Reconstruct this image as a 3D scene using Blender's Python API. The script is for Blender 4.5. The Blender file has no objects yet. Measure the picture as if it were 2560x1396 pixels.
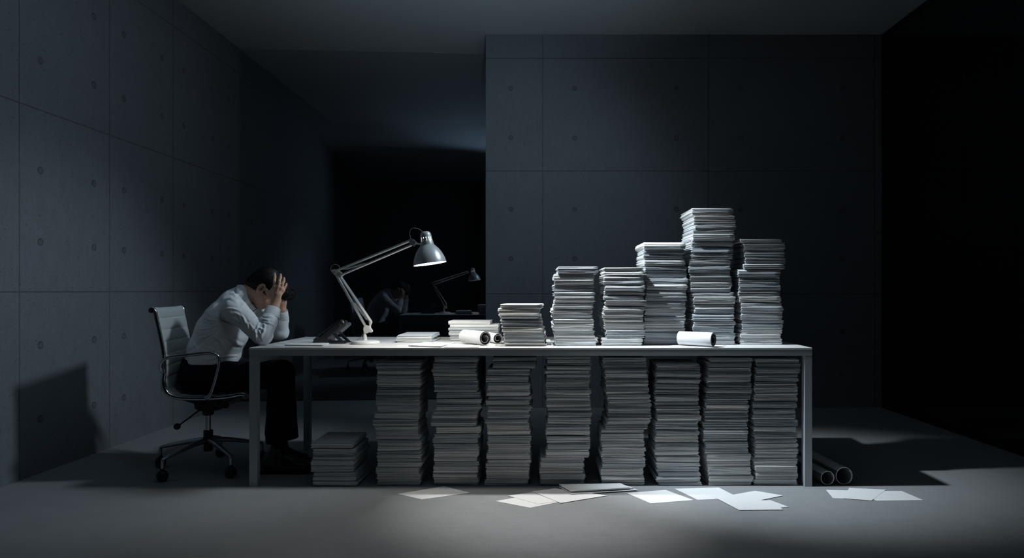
import bpy, bmesh, math, random
import numpy as np
from mathutils import Vector, Matrix, noise

PI = math.pi
F = 1681.0            # focal length in pixels of the 2560 px wide frame
CX, CY, CH = 1361.0, 728.0, 1.042
scene = bpy.context.scene
COL = scene.collection


def P(px, py, Y):
    return Vector(((px - CX) * Y / F, Y, CH - (py - CY) * Y / F))


def on_z(px, py, z):
    Y = F * (CH - z) / (py - CY)
    return Vector(((px - CX) * Y / F, Y, z))


# ------------------------------------------------------------------ materials
def mat(name, col, rough=0.6, metal=0.0, spec=0.5, sss=0.0, bump=None, var=0.0, vscale=8.0, coat=0.0):
    m = bpy.data.materials.new(name)
    m.use_nodes = True
    nt = m.node_tree
    b = nt.nodes['Principled BSDF']
    b.inputs['Base Color'].default_value = (*col, 1)
    b.inputs['Roughness'].default_value = rough
    b.inputs['Metallic'].default_value = metal
    b.inputs['Specular IOR Level'].default_value = spec
    if coat:
        b.inputs['Coat Weight'].default_value = coat
    if sss:
        b.inputs['Subsurface Weight'].default_value = sss
        b.inputs['Subsurface Radius'].default_value = (0.012, 0.004, 0.002)
    tc = nt.nodes.new('ShaderNodeTexCoord')
    if var:
        n = nt.nodes.new('ShaderNodeTexNoise')
        n.inputs['Scale'].default_value = vscale
        n.inputs['Detail'].default_value = 6
        nt.links.new(tc.outputs['Object'], n.inputs['Vector'])
        mx = nt.nodes.new('ShaderNodeMix')
        mx.data_type = 'RGBA'
        mx.inputs[6].default_value = (*[c * (1 - var) for c in col], 1)
        mx.inputs[7].default_value = (*[min(1, c * (1 + var)) for c in col], 1)
        nt.links.new(n.outputs['Fac'], mx.inputs[0])
        nt.links.new(mx.outputs[2], b.inputs['Base Color'])
    if bump:
        n2 = nt.nodes.new('ShaderNodeTexNoise')
        n2.inputs['Scale'].default_value = bump[0]
        n2.inputs['Detail'].default_value = 4
        nt.links.new(tc.outputs['Object'], n2.inputs['Vector'])
        bp = nt.nodes.new('ShaderNodeBump')
        bp.inputs['Strength'].default_value = bump[1]
        bp.inputs['Distance'].default_value = bump[2]
        nt.links.new(n2.outputs['Fac'], bp.inputs['Height'])
        nt.links.new(bp.outputs['Normal'], b.inputs['Normal'])
    return m


def emis(name, col, s):
    m = bpy.data.materials.new(name)
    m.use_nodes = True
    b = m.node_tree.nodes['Principled BSDF']
    b.inputs['Base Color'].default_value = (0.9, 0.9, 0.9, 1)
    b.inputs['Emission Color'].default_value = (*col, 1)
    b.inputs['Emission Strength'].default_value = s
    return m


def concrete(name, col, axis, pw, off, zs, hu, hz, pit=1.0, seam_r=0.006, seam=True):
    """Cast concrete: panel seams (width pw along an axis), tie holes hu from a seam, in rows hz, and air pits."""
    m = bpy.data.materials.new(name)
    m.use_nodes = True
    nt = m.node_tree
    L = nt.links
    b = nt.nodes['Principled BSDF']
    b.inputs['Roughness'].default_value = 0.82
    b.inputs['Specular IOR Level'].default_value = 0.3
    geo = nt.nodes.new('ShaderNodeNewGeometry')
    sep = nt.nodes.new('ShaderNodeSeparateXYZ')
    L.new(geo.outputs['Position'], sep.inputs[0])

    def M(op, a, c=None, d=None, clamp=False):
        n = nt.nodes.new('ShaderNodeMath')
        n.operation = op
        n.use_clamp = clamp
        for i, v in enumerate((a, c, d)):
            if v is None:
                continue
            if isinstance(v, (int, float)):
                n.inputs[i].default_value = v
            else:
                L.new(v, n.inputs[i])
        return n.outputs[0]
    U, Z = sep.outputs[axis], sep.outputs['Z']

    def nz(scale, detail=5, vec=None, rough=0.55):
        n = nt.nodes.new('ShaderNodeTexNoise')
        n.inputs['Scale'].default_value = scale
        n.inputs['Detail'].default_value = detail
        n.inputs['Roughness'].default_value = rough
        L.new(vec or geo.outputs['Position'], n.inputs['Vector'])
        return n.outputs['Fac']
    big = nz(1.3, 4)
    mid = nz(9, 6)
    mp = nt.nodes.new('ShaderNodeMapping')
    mp.inputs['Scale'].default_value = (60, 60, 5) if seam else (4, 90, 60)
    L.new(geo.outputs['Position'], mp.inputs['Vector'])
    streak = nz(1.0, 3, mp.outputs[0])
    vo = nt.nodes.new('ShaderNodeTexVoronoi')
    vo.inputs['Scale'].default_value = 42
    L.new(geo.outputs['Position'], vo.inputs['Vector'])
    pits = M('MULTIPLY', M('SUBTRACT', 1.0, M('DIVIDE', vo.outputs['Distance'], 0.20), clamp=True), M('GREATER_THAN', nz(23, 2), 0.50), clamp=True)
    grain = nz(130, 2)
    val = M('ADD', M('MULTIPLY', big, 0.3), M('ADD', M('MULTIPLY', mid, 0.25), M('ADD', M('MULTIPLY', streak, 0.3), M('MULTIPLY', grain, 0.5))))
    fac = M('ADD', 0.48, M('MULTIPLY', val, 0.78))
    fac = M('MULTIPLY', fac, M('SUBTRACT', 1.0, M('MULTIPLY', pits, 0.85 * pit)))
    height = M('ADD', M('MULTIPLY', mid, 0.25), M('SUBTRACT', M('MULTIPLY', streak, 0.15), M('MULTIPLY', pits, 0.6 * pit)))
    if seam:
        u = M('FLOORED_MODULO', M('SUBTRACT', U, off), pw)
        du = M('MINIMUM', u, M('SUBTRACT', pw, u))
        sm = None
        for z in zs:
            dz = M('ABSOLUTE', M('SUBTRACT', Z, z))
            sm = dz if sm is None else M('MINIMUM', sm, dz)
        dseam = M('MINIMUM', du, sm)
        s = M('SUBTRACT', 1.0, M('DIVIDE', dseam, seam_r), clamp=True)
        hd = None
        for z in hz:
            dz = M('SUBTRACT', Z, z)
            hd = M('ABSOLUTE', dz) if hd is None else M('MINIMUM', hd, M('ABSOLUTE', dz))
        ddu = M('SUBTRACT', du, hu)
        r = M('SQRT', M('ADD', M('MULTIPLY', ddu, ddu), M('MULTIPLY', hd, hd)))
        hole = M('SUBTRACT', 1.0, M('DIVIDE', M('ABSOLUTE', M('SUBTRACT', r, 0.017)), 0.008), clamp=True)
        disc = M('MULTIPLY', M('LESS_THAN', r, 0.018), 0.5)
        hole = M('MAXIMUM', hole, disc)
        fac = M('MULTIPLY', fac, M('SUBTRACT', 1.0, M('MULTIPLY', s, 0.45)))
        fac = M('MULTIPLY', fac, M('SUBTRACT', 1.0, M('MULTIPLY', hole, 0.5)))
        height = M('SUBTRACT', height, M('ADD', M('MULTIPLY', s, 2.0), M('MULTIPLY', hole, 2.5)))
    vm = nt.nodes.new('ShaderNodeVectorMath')
    vm.operation = 'SCALE'
    vm.inputs[0].default_value = col
    L.new(fac, vm.inputs['Scale'])
    L.new(vm.outputs[0], b.inputs['Base Color'])
    bp = nt.nodes.new('ShaderNodeBump')
    bp.inputs['Strength'].default_value = 0.5
    bp.inputs['Distance'].default_value = 0.004
    L.new(height, bp.inputs['Height'])
    L.new(bp.outputs['Normal'], b.inputs['Normal'])
    return m


M_ = {}
M_['wall_l'] = concrete('concrete_left', (0.148, 0.164, 0.180), 'Y', 0.765, 3.69, (1.035, 2.075, 3.10), 0.153, (0.31, 0.73, 1.32, 1.73, 2.36, 2.80))
M_['wall_b'] = concrete('concrete_back', (0.148, 0.164, 0.180), 'X', 1.481, -0.0143, (1.014, 2.113, 3.12), 0.285, (0.30, 0.685, 1.328, 1.77, 2.41, 2.852))
M_['floor'] = concrete('concrete_floor', (0.262, 0.276, 0.286), 'X', 1, 0, (), 0, (), pit=0.15, seam=False)
M_['ceiling'] = mat('ceiling_plaster', (0.46, 0.49, 0.51), 0.9, bump=(30, 0.15, 0.003), var=0.04, vscale=2)
M_['rear'] = mat('rear_plaster', (0.10, 0.105, 0.11), 0.9, bump=(30, 0.15, 0.003), var=0.05, vscale=2)
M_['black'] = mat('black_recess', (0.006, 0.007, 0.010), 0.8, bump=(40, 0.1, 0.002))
M_['frame_dark'] = mat('dark_channel', (0.012, 0.012, 0.014), 0.5, metal=0.3, bump=(60, 0.1, 0.001))
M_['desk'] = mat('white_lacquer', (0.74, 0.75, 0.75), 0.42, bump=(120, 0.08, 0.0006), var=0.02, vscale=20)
M_['desk_frame_shaded'] = mat('white_frame_shaded', (0.44, 0.48, 0.51), 0.40, bump=(120, 0.08, 0.0006), var=0.02, vscale=20)  # white like the top, darkened: its shade is put into the colour
M_['paper'] = mat('paper_white', (0.80, 0.81, 0.81), 0.85, spec=0.2, bump=(300, 0.2, 0.0006), var=0.04, vscale=30)
M_['paper_cool'] = mat('paper_cool', (0.54, 0.58, 0.61), 0.85, spec=0.2, bump=(300, 0.2, 0.0006), var=0.05, vscale=30)
M_['paper_grey'] = mat('paper_grey', (0.34, 0.36, 0.38), 0.8, spec=0.25, bump=(300, 0.2, 0.0006), var=0.05, vscale=30)
M_['sheet'] = mat('sheet_paper', (0.78, 0.79, 0.80), 0.8, spec=0.2, bump=(60, 0.15, 0.001), var=0.02, vscale=10)
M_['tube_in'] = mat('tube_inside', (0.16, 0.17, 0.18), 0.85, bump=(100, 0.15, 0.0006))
M_['lamp'] = mat('lamp_grey', (0.50, 0.53, 0.54), 0.36, metal=0.3, bump=(200, 0.05, 0.0003))
M_['lamp_arm'] = mat('lamp_arm', (0.62, 0.62, 0.61), 0.3, metal=0.5, bump=(200, 0.05, 0.0003))
M_['lamp_base'] = mat('lamp_base', (0.66, 0.66, 0.65), 0.4, bump=(200, 0.05, 0.0003))
M_['lamp_in'] = mat('lamp_inner', (0.9, 0.89, 0.86), 0.5, bump=(200, 0.05, 0.0003))
M_['cable'] = mat('cable_grey', (0.20, 0.20, 0.20), 0.5, bump=(300, 0.1, 0.0003))
M_['chrome'] = mat('chrome', (0.55, 0.57, 0.60), 0.18, metal=1.0, bump=(50, 0.02, 0.0005))
M_['alu'] = mat('brushed_aluminium', (0.42, 0.44, 0.47), 0.32, metal=0.9, bump=(50, 0.03, 0.0005))
M_['blackplastic'] = mat('black_plastic', (0.013, 0.014, 0.017), 0.42, bump=(120, 0.1, 0.0005))
M_['phone'] = mat('phone_plastic', (0.022, 0.024, 0.030), 0.32, bump=(120, 0.08, 0.0005))
M_['phone_grey'] = mat('phone_key', (0.07, 0.075, 0.085), 0.4, bump=(120, 0.08, 0.0005))
M_['leather'] = mat('grey_leather', (0.40, 0.43, 0.43), 0.5, bump=(90, 0.25, 0.001), var=0.04, vscale=15)
M_['skin'] = mat('skin', (0.60, 0.36, 0.26), 0.5, sss=0.12, bump=(160, 0.2, 0.0006), var=0.08, vscale=25)
M_['lips'] = mat('lip_skin', (0.42, 0.15, 0.13), 0.4, sss=0.1, bump=(200, 0.2, 0.0004))
M_['nail'] = mat('nail', (0.66, 0.45, 0.37), 0.25, bump=(50, 0.02, 0.0002))
M_['hair'] = mat('black_hair', (0.008, 0.007, 0.008), 0.5, spec=0.3, bump=(200, 0.3, 0.0008))
M_['shirt'] = mat('white_cotton', (0.70, 0.72, 0.74), 0.8, spec=0.2, bump=(350, 0.2, 0.0006), var=0.02, vscale=12)
M_['trouser'] = mat('dark_trousers', (0.010, 0.011, 0.016), 0.9, spec=0.15, bump=(350, 0.2, 0.0006))
M_['shoe'] = mat('shoe_leather', (0.008, 0.008, 0.009), 0.35, bump=(60, 0.1, 0.0006))
M_['button'] = mat('button', (0.75, 0.75, 0.73), 0.3, bump=(50, 0.02, 0.0003))
M_['bulb'] = emis('bulb_glow', (1.0, 0.95, 0.87), 620.0)

# transparent dark glass, mirrors the room faintly
g = bpy.data.materials.new('dark_clear_glass')
g.use_nodes = True
nt = g.node_tree
nt.nodes.clear()
out = nt.nodes.new('ShaderNodeOutputMaterial')
tr = nt.nodes.new('ShaderNodeBsdfTransparent')
tr.inputs[0].default_value = (0.99, 0.99, 0.99, 1)
gl = nt.nodes.new('ShaderNodeBsdfGlossy')
gl.inputs['Roughness'].default_value = 0.004
gl.inputs[0].default_value = (0.75, 0.85, 1.0, 1)
mx = nt.nodes.new('ShaderNodeMixShader')
mx.inputs[0].default_value = 0.08
nt.links.new(tr.outputs[0], mx.inputs[1])
nt.links.new(gl.outputs[0], mx.inputs[2])
nt.links.new(mx.outputs[0], out.inputs[0])
M_['glass'] = g
M_['wall_glass'] = mat('black_back_painted_glass', (0.004, 0.005, 0.008), 0.03, spec=0.5, bump=(2, 0.01, 0.0005))


# ------------------------------------------------------------------ mesh helpers
class MB:
    def __init__(s):
        s.v, s.f, s.mi = [], [], []

    def add(s, vs, fs, mi=0):
        o = len(s.v)
        s.v.extend([tuple(v) for v in vs])
        s.f.extend([[i + o for i in f] for f in fs])
        s.mi.extend([mi] * len(fs))
        return s

    def box(s, lo, hi, mi=0):
        x0, y0, z0 = lo
        x1, y1, z1 = hi
        vs = [(x0, y0, z0), (x1, y0, z0), (x1, y1, z0), (x0, y1, z0), (x0, y0, z1), (x1, y0, z1), (x1, y1, z1), (x0, y1, z1)]
        return s.add(vs, [(0, 3, 2, 1), (4, 5, 6, 7), (0, 1, 5, 4), (1, 2, 6, 5), (2, 3, 7, 6), (3, 0, 4, 7)], mi)

    def prism(s, pts, axis_vec, mi=0):
        n = len(pts)
        a = Vector(axis_vec)
        vs = [Vector(p) for p in pts] + [Vector(p) + a for p in pts]
        fs = [list(range(n))[::-1], list(range(n, 2 * n))] + [[i, (i + 1) % n, n + (i + 1) % n, n + i] for i in range(n)]
        return s.add(vs, fs, mi)

    def tube(s, pts, r, seg=10, mi=0, closed=False, cap=True, flat=1.0, up=None):
        pts = [Vector(p) for p in pts]
        n = len(pts)
        rs = r if isinstance(r, (list, tuple)) else [r] * n
        ref = Vector(up) if up else None
        rings = []
        prev = None
        for i, p in enumerate(pts):
            if closed:
                t = pts[(i + 1) % n] - pts[i - 1]
            else:
                t = pts[min(i + 1, n - 1)] - pts[max(i - 1, 0)]
            t.normalize()
            if ref is not None:
                a = ref
            elif prev is not None:
                a = prev
            else:
                a = Vector((0, 0, 1)) if abs(t.z) < 0.9 else Vector((1, 0, 0))
            e1 = (a - t * a.dot(t)).normalized()
            prev = e1
            e2 = t.cross(e1)
            rings.append([p + e1 * (rs[i] * flat * math.cos(2 * PI * k / seg)) + e2 * (rs[i] * math.sin(2 * PI * k / seg)) for k in range(seg)])
        vs = [q for ring in rings for q in ring]
        fs = []
        for i in range(n if closed else n - 1):
            j = (i + 1) % n
            for k in range(seg):
                k2 = (k + 1) % seg
                fs.append([i * seg + k, i * seg + k2, j * seg + k2, j * seg + k])
        if cap and not closed:
            fs.append(list(range(seg))[::-1])
            fs.append([(n - 1) * seg + k for k in range(seg)])
        return s.add(vs, fs, mi)

    def lathe(s, prof, origin, axis, seg=32, mi=0, skip=None):
        o = Vector(origin)
        a = Vector(axis).normalized()
        t = Vector((0, 1, 0)) if abs(a.y) < 0.9 else Vector((1, 0, 0))
        e1 = (t - a * t.dot(a)).normalized()
        e2 = a.cross(e1)
        vs = []
        for (r, h) in prof:
            r = max(r, 0.0002)
            for k in range(seg):
                an = 2 * PI * k / seg
                vs.append(o + a * h + e1 * (r * math.cos(an)) + e2 * (r * math.sin(an)))
        fs = []
        for i in range(len(prof) - 1):
            for k in range(seg):
                if skip and skip(i, k):
                    continue
                k2 = (k + 1) % seg
                fs.append([i * seg + k, i * seg + k2, (i + 1) * seg + k2, (i + 1) * seg + k])
        return s.add(vs, fs, mi)

    def build(s, name, mats, parent=None, smooth=False, bevel=0.0, origin=None, seg=2):
        me = bpy.data.meshes.new(name)
        vs = s.v
        if origin is not None:
            ox, oy, oz = origin
            vs = [(x - ox, y - oy, z - oz) for x, y, z in vs]
        me.from_pydata(vs, [], s.f)
        if not isinstance(mats, (list, tuple)):
            mats = [mats]
        for m in mats:
            me.materials.append(M_[m] if isinstance(m, str) else m)
        if len(mats) > 1:
            me.polygons.foreach_set('material_index', s.mi)
        me.validate()
        if smooth:
            me.polygons.foreach_set('use_smooth', [True] * len(me.polygons))
            if smooth == 'auto':
                me.set_sharp_from_angle(angle=math.radians(35))
        me.update()
        o = bpy.data.objects.new(name, me)
        COL.objects.link(o)
        if origin is not None:
            o.location = origin
        if parent is not None:
            o.parent = parent
        if bevel:
            bm = bmesh.new()
            bm.from_mesh(me)
            bmesh.ops.recalc_face_normals(bm, faces=bm.faces)
            es = [e for e in bm.edges if len(e.link_faces) == 2 and e.calc_face_angle(0) > 0.6]
            bmesh.ops.bevel(bm, geom=es, offset=bevel, segments=seg, affect='EDGES', profile=0.5)
            bm.to_mesh(me)
            bm.free()
        return o


def tag(o, label=None, cat=None, group=None, kind=None):
    if label:
        o['label'] = label
    if cat:
        o['category'] = cat
    if group:
        o['group'] = group
    if kind:
        o['kind'] = kind
    return o


def empty(name, loc, rz=0.0):
    o = bpy.data.objects.new(name, None)
    COL.objects.link(o)
    o.location = loc
    o.rotation_euler = (0, 0, rz)
    o.empty_display_size = 0.05
    return o


def keep(o, root):
    """parent a part that was built in world coordinates to a root that is translated (and turned)"""
    o.parent = root
    m = Matrix.LocRotScale(root.location, root.rotation_euler, None)
    o.matrix_parent_inverse = m.inverted()
    return o


def spline(pts, n=8):
    """Catmull-Rom through points"""
    pts = [Vector(p) for p in pts]
    out = []
    for i in range(len(pts) - 1):
        p0, p1, p2, p3 = pts[max(i - 1, 0)], pts[i], pts[i + 1], pts[min(i + 2, len(pts) - 1)]
        for k in range(n):
            t = k / n
            out.append(0.5 * ((2 * p1) + (p2 - p0) * t + (2 * p0 - 5 * p1 + 4 * p2 - p3) * t * t + (3 * p1 - p0 - 3 * p2 + p3) * t ** 3))
    out.append(pts[-1])
    return out


# ------------------------------------------------------------------ camera
cam = bpy.data.cameras.new('camera')
cam.sensor_width = 36
cam.sensor_fit = 'HORIZONTAL'
cam.lens = 36 * F / 2560
cam.shift_x = -(CX - 1280) / 2560
cam.shift_y = (CY - 698) / 2560
cam.clip_start = 0.05
co = bpy.data.objects.new('camera', cam)
co.location = (0, 0, CH)
co.rotation_euler = (PI / 2, 0, 0)
COL.objects.link(co)
scene.camera = co

# ------------------------------------------------------------------ room
XL, XR, YB, ZC, YR = -2.88, 3.01, 6.0, 3.332, -1.2
XE = -0.525           # free edge of the back wall
YE = 9.2


def struct(name, mb, m, **k):
    return tag(mb.build(name, m, **k), kind='structure')


GA = math.radians(3.6)
YG = 6.50


def yg(x):
    return YG + (x - XE) * math.tan(GA)


xa, xb = XL - 0.2, XR + 0.4
struct('floor', MB().prism([(xa, YR - 0.2, -0.15), (xb, YR - 0.2, -0.15), (xb, yg(xb) - 0.02, -0.15), (xa, yg(xa) - 0.02, -0.15)], (0, 0, 0.15)), 'floor')
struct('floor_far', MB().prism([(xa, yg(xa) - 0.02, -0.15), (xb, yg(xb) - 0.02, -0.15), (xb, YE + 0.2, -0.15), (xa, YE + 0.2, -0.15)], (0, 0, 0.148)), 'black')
struct('ceiling', MB().box((XL - 0.2, YR - 0.2, ZC), (XR + 0.4, YE + 0.2, ZC + 0.15)), 'ceiling')
struct('wall_left', MB().box((XL - 0.2, YR - 0.2, 0), (XL, YE + 0.2, ZC)), 'wall_l')
struct('wall_back', MB().box((XE, YB, 0), (XR, YB + 0.35, ZC)), 'wall_b', bevel=0.003)
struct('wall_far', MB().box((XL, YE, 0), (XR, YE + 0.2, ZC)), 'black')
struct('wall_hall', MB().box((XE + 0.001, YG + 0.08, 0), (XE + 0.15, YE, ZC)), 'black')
struct('wall_rear', MB().box((XL, YR - 0.2, 0), (XR + 0.3, YR, ZC)), 'rear')
# right wall: black glass panels with open joints, in dark channels
ys = [YR]
for px in (2533, 2405, 2298):
    ys.append(F * XR / (px - CX))
ys = [YR, 0.2, 1.1, 2.0, ys[1], ys[2], ys[3], 3.82 + 0.4 * 0, YB]
ys = sorted(set([YR, 0.3, 1.1, 1.9] + [F * XR / (px - CX) for px in (2533, 2405, 2298)] + [YB]))
w = MB()
for a, b in zip(ys[:-1], ys[1:]):
    w.box((XR + 0.012, a + 0.002, 0.03), (XR + 0.03, b - 0.002, ZC - 0.03))
struct('wall_right', w, 'wall_glass', bevel=0.001)
struct('trim_1', MB().box((XR + 0.03, YR, 0), (XR + 0.3, YB, ZC)), 'black')
struct('trim_2', MB().box((XR - 0.001, YR, ZC - 0.035), (XR + 0.03, YB, ZC)), 'frame_dark')
struct('trim_3', MB().box((XR - 0.001, YR, 0.0), (XR + 0.03, YB, 0.028)), 'frame_dark')
struct('trim_4', MB().box((XR - 0.001, YB - 0.045, 0.028), (XR + 0.03, YB, ZC - 0.035)), 'frame_dark')
# the glass partition beside the concrete wall (turned a hair)
gm = MB().box((XL - XE + 0.012, -0.006, 0.0), (0.25, 0.006, ZC - 0.002))
go = struct('window_1', gm, 'glass')
go.location = (XE, YG, 0)
go.rotation_euler = (0, 0, GA)

# ------------------------------------------------------------------ desk
DX0, DX1, DY0, DY1, DT = -1.572, 1.4255, 3.577, 4.427, 0.74
desk = tag(empty('desk', (0, 4.0, 0)), 'long white office desk under the lamp and paper stacks', 'desk')
LEG = 0.042
top = MB()
top.box((DX0, DY0, 0.7292), (DX1, DY1, DT))
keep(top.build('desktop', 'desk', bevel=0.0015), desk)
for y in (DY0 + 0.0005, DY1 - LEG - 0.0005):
    keep(MB().box((DX0 + 0.0005, y, 0.697), (DX1 - 0.0005, y + LEG, 0.729)).build('long_rail', 'desk_frame_shaded', bevel=0.001), desk)
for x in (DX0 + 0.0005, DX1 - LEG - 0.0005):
    keep(MB().box((x, DY0 + LEG + 0.001, 0.697), (x + LEG, DY1 - LEG - 0.001, 0.729)).build('end_rail', 'desk_frame_shaded', bevel=0.001), desk)
keep(MB().box((DX0 + LEG + 0.001, DY0 + LEG + 0.001, 0.705), (DX1 - LEG - 0.001, DY1 - LEG - 0.001, 0.729)).build('top_panel', 'desk_frame_shaded'), desk)
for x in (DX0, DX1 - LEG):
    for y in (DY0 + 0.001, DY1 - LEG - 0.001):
        keep(MB().box((x + 0.0005, y, 0.0), (x + LEG - 0.0005, y + LEG, 0.6965)).build('leg', 'desk_frame_shaded', bevel=0.0015), desk)
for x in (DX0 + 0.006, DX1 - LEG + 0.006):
    keep(MB().box((x, DY0 + LEG + 0.002, 0.655), (x + 0.03, DY1 - LEG - 0.002, 0.6965)).build('side_rail', 'desk_frame_shaded', bevel=0.001), desk)
keep(MB().box((DX0 + LEG + 0.002, DY1 - 0.036, 0.660), (DX1 - LEG - 0.002, DY1 - 0.006, 0.6965)).build('rear_rail', 'desk_frame_shaded', bevel=0.001), desk)

# ------------------------------------------------------------------ paper bundles
rnd = random.Random(7)
ORD = ('', '', 'second', 'third', 'fourth', 'fifth', 'sixth', 'seventh', 'eighth', 'ninth', 'tenth', 'eleventh', 'twelfth', 'thirteenth', 'fourteenth', 'fifteenth')


def cg(r, sg, m=1.4):
    return max(-m * sg, min(m * sg, r.gauss(0, sg)))


def bundle_mesh(w, d, h, r, slab=0.0030, loose=1.0):
    """a bundle of loosely squared paper: thin packets with their own overhang, bulge and edge tilt"""
    mb = MB()
    n = max(3, int(round(h / slab)))
    cuts = [0.0]
    ws = [r.uniform(0.5, 1.6) for _ in range(n)]
    tot = sum(ws)
    for q in ws:
        cuts.append(cuts[-1] + q / tot * h)
    nx, ny = 9, 6
    per = []
    for i in range(nx):
        per.append((-w / 2 + w * i / nx, 0.0, 0, -1))
    for i in range(ny):
        per.append((w / 2, d * i / ny, 1, 0))
    for i in range(3):
        per.append((w / 2 - w * i / 3, d, 0, 1))
    for i in range(ny):
        per.append((-w / 2, d - d * i / ny, -1, 0))
    N = len(per)
    ph = r.uniform(0, 9)
    tone_p = r.choice((0.95, 0.85, 0.6, 0.3, 0.1, 0.05))
    Af, As_, Bq = r.uniform(-0.38, 0.38) * h, r.uniform(-0.2, 0.2) * h, r.uniform(0.0, 0.18) * h
    seam_in = r.uniform(0.0015, 0.005) if h > 0.012 else 0.0005
    wv, wq = r.uniform(3, 14), r.uniform(0, 6.28)
    if h < 0.006 or loose < 1.0:
        Af, As_, Bq = Af * 0.2, As_ * 0.2, Bq * 0.3

    def lean(x, y, nx_, zn):
        A = (As_ if nx_ else Af) * (0.75 + 0.45 * math.sin(wv * x + wq))
        return A * (zn - 0.5) + Bq * (1 - (2 * zn - 1) ** 2) - seam_in * abs(2 * zn - 1) ** 6
    for i in range(n):
        z0, z1 = cuts[i], cuts[i + 1]
        t = z1 - z0
        jx, jy = cg(r, 0.0021) * loose, cg(r, 0.0013) * loose
        tilt = r.uniform(-0.9, 0.9) * t * 0.5
        out = r.uniform(-0.0010, 0.0010) * loose
        warp, wp, wf = r.uniform(0, 0.4), r.uniform(0, 6.28), r.uniform(2, 9)
        rot = cg(r, 0.005) * loose
        lo, hi = [], []
        for (x, y, nx_, ny_) in per:
            g_ = 0.5 + 0.5 * math.sin(wf * (x + y) * 5 + wp)
            bulge = 0.0004 * math.sin((x * 31 + y * 17) + ph + i)
            xx = x + jx - y * rot
            yy = y + jy + x * rot
            e0 = out + bulge - tilt * 0.5 + lean(x, y, nx_, z0 / h)
            e1 = out + bulge + tilt * 0.5 + lean(x, y, nx_, z1 / h)
            sh0 = 0.0 if i == 0 else t * warp * 0.12 * g_
            sh1 = 0.0 if i == n - 1 else t * warp * 0.12 * (1 - g_)
            lo.append((xx + nx_ * e0, yy + ny_ * e0, z0 + sh0 + 0.00008))
            hi.append((xx + nx_ * e1, yy + ny_ * e1, z1 - sh1 - 0.00008))
        fs = [[k, (k + 1) % N, N + (k + 1) % N, N + k] for k in range(N)]
        fs.append(list(range(N))[::-1])
        fs.append([N + k for k in range(N)])
        q = r.random()
        mb.add(lo + hi, fs, 0 if q < tone_p else (1 if q < 0.96 else 2))
    return mb


def place_bundle(x, y, z, w, d, h, rz, r, label, group, cat='paper bundle', slab=0.0030, loose=1.0, mats=('paper', 'paper_cool', 'paper_grey')):
    o = bundle_mesh(w, d, h, r, slab, loose).build('paper_bundle', list(mats))
    o.location = (x, y, z)
    o.rotation_euler = (0, 0, rz)
    return tag(o, label, cat, group)


def stack(where, group, base_y, top_y, Yf, prof, width_px, z0, seed, d=0.28, unit=14.3, jit=0.0040, tone='white', units=None, rzj=0.010, slab=0.0026, loose=1.0, puff=0.0):
    """prof: [(pixel y, pixel x of the front left edge)]; bundles from z0 up to the height seen at top_y"""
    r = random.Random(seed)
    k = F / Yf
    H = (base_y - top_y) / k
    n = units or max(2, int(round((base_y - top_y) / unit)))
    hs = [r.uniform(0.62, 1.42) for _ in range(n)]
    s_ = sum(hs)
    hs = [q / s_ * H for q in hs]
    z = z0
    prof = sorted(prof)
    for i, h in enumerate(hs):
        py = CY + (CH - (z + h / 2)) * k
        if py <= prof[0][0]:
            px = prof[0][1]
        elif py >= prof[-1][0]:
            px = prof[-1][1]
        else:
            for (a, b) in zip(prof[:-1], prof[1:]):
                if a[0] <= py <= b[0]:
                    px = a[1] + (b[1] - a[1]) * (py - a[0]) / (b[0] - a[0])
        wpx = width_px
        w = wpx / k * r.uniform(0.975, 1.02)
        x = (px - CX) / k + (wpx / k) / 2 + cg(r, jit)
        y = Yf + cg(r, 0.0035)
        fromtop = n - i
        fat = 'thick' if h > 1.15 * H / n else ('thin' if h < 0.85 * H / n else 'medium')
        if fromtop == 1:
            lab = 'topmost %s %s paper bundle of %s' % (fat, tone, where)
        elif i == 0:
            lab = 'lowest %s %s paper bundle of %s' % (fat, tone, where)
        elif fromtop <= n - i and fromtop <= i + 1:
            lab = '%s %s paper bundle, %s from top of %s' % (fat, tone, ORD[fromtop], where)
        else:
            lab = '%s %s paper bundle, %s from bottom of %s' % (fat, tone, ORD[i + 1], where)
        rz = cg(r, rzj)
        place_bundle(x, y, z + 0.0002, w, d * r.uniform(0.97, 1.02), h - 0.0004, rz, r, lab, group, slab=slab, loose=loose)
        z += h
    return z


ZD = DT + 0.0005
# on the desk, left to right
stack('the short stack nearest the rolls', 'short desk stack', 866, 761, 3.685, [(761, 1254), (775, 1252), (779, 1243), (788, 1250), (830, 1254), (840, 1262), (866, 1260)], 101, ZD, 21, d=0.26, unit=11.5, jit=0.006, rzj=0.03, loose=1.6)
stack('the stepped stack beside the short one', 'second desk stack', 866, 668, 3.70, [(668, 1394), (686, 1393), (690, 1386), (760, 1385), (790, 1380), (810, 1383), (866, 1389)], 99, ZD, 22, d=0.26, loose=1.4)
stack('the equal high stack below the step up', 'third desk stack', 866, 670, 3.70, [(670, 1505), (690, 1512), (760, 1512), (800, 1508), (830, 1513), (866, 1504)], 99, ZD, 23, d=0.25, loose=1.3)
stack('the stack left of the tallest one', 'fourth desk stack', 863, 607, 3.775, [(607, 1612), (640, 1608), (680, 1613), (710, 1618), (740, 1612), (800, 1612), (863, 1611)], 100, ZD, 24, d=0.28, loose=1.2)
stack('the tallest stack on the desk', 'tallest desk stack', 863, 521, 3.775, [(521, 1729), (560, 1738), (610, 1732), (640, 1726), (680, 1725), (720, 1728), (770, 1735), (863, 1732)], 101, ZD, 25, d=0.28, loose=1.2)
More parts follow.
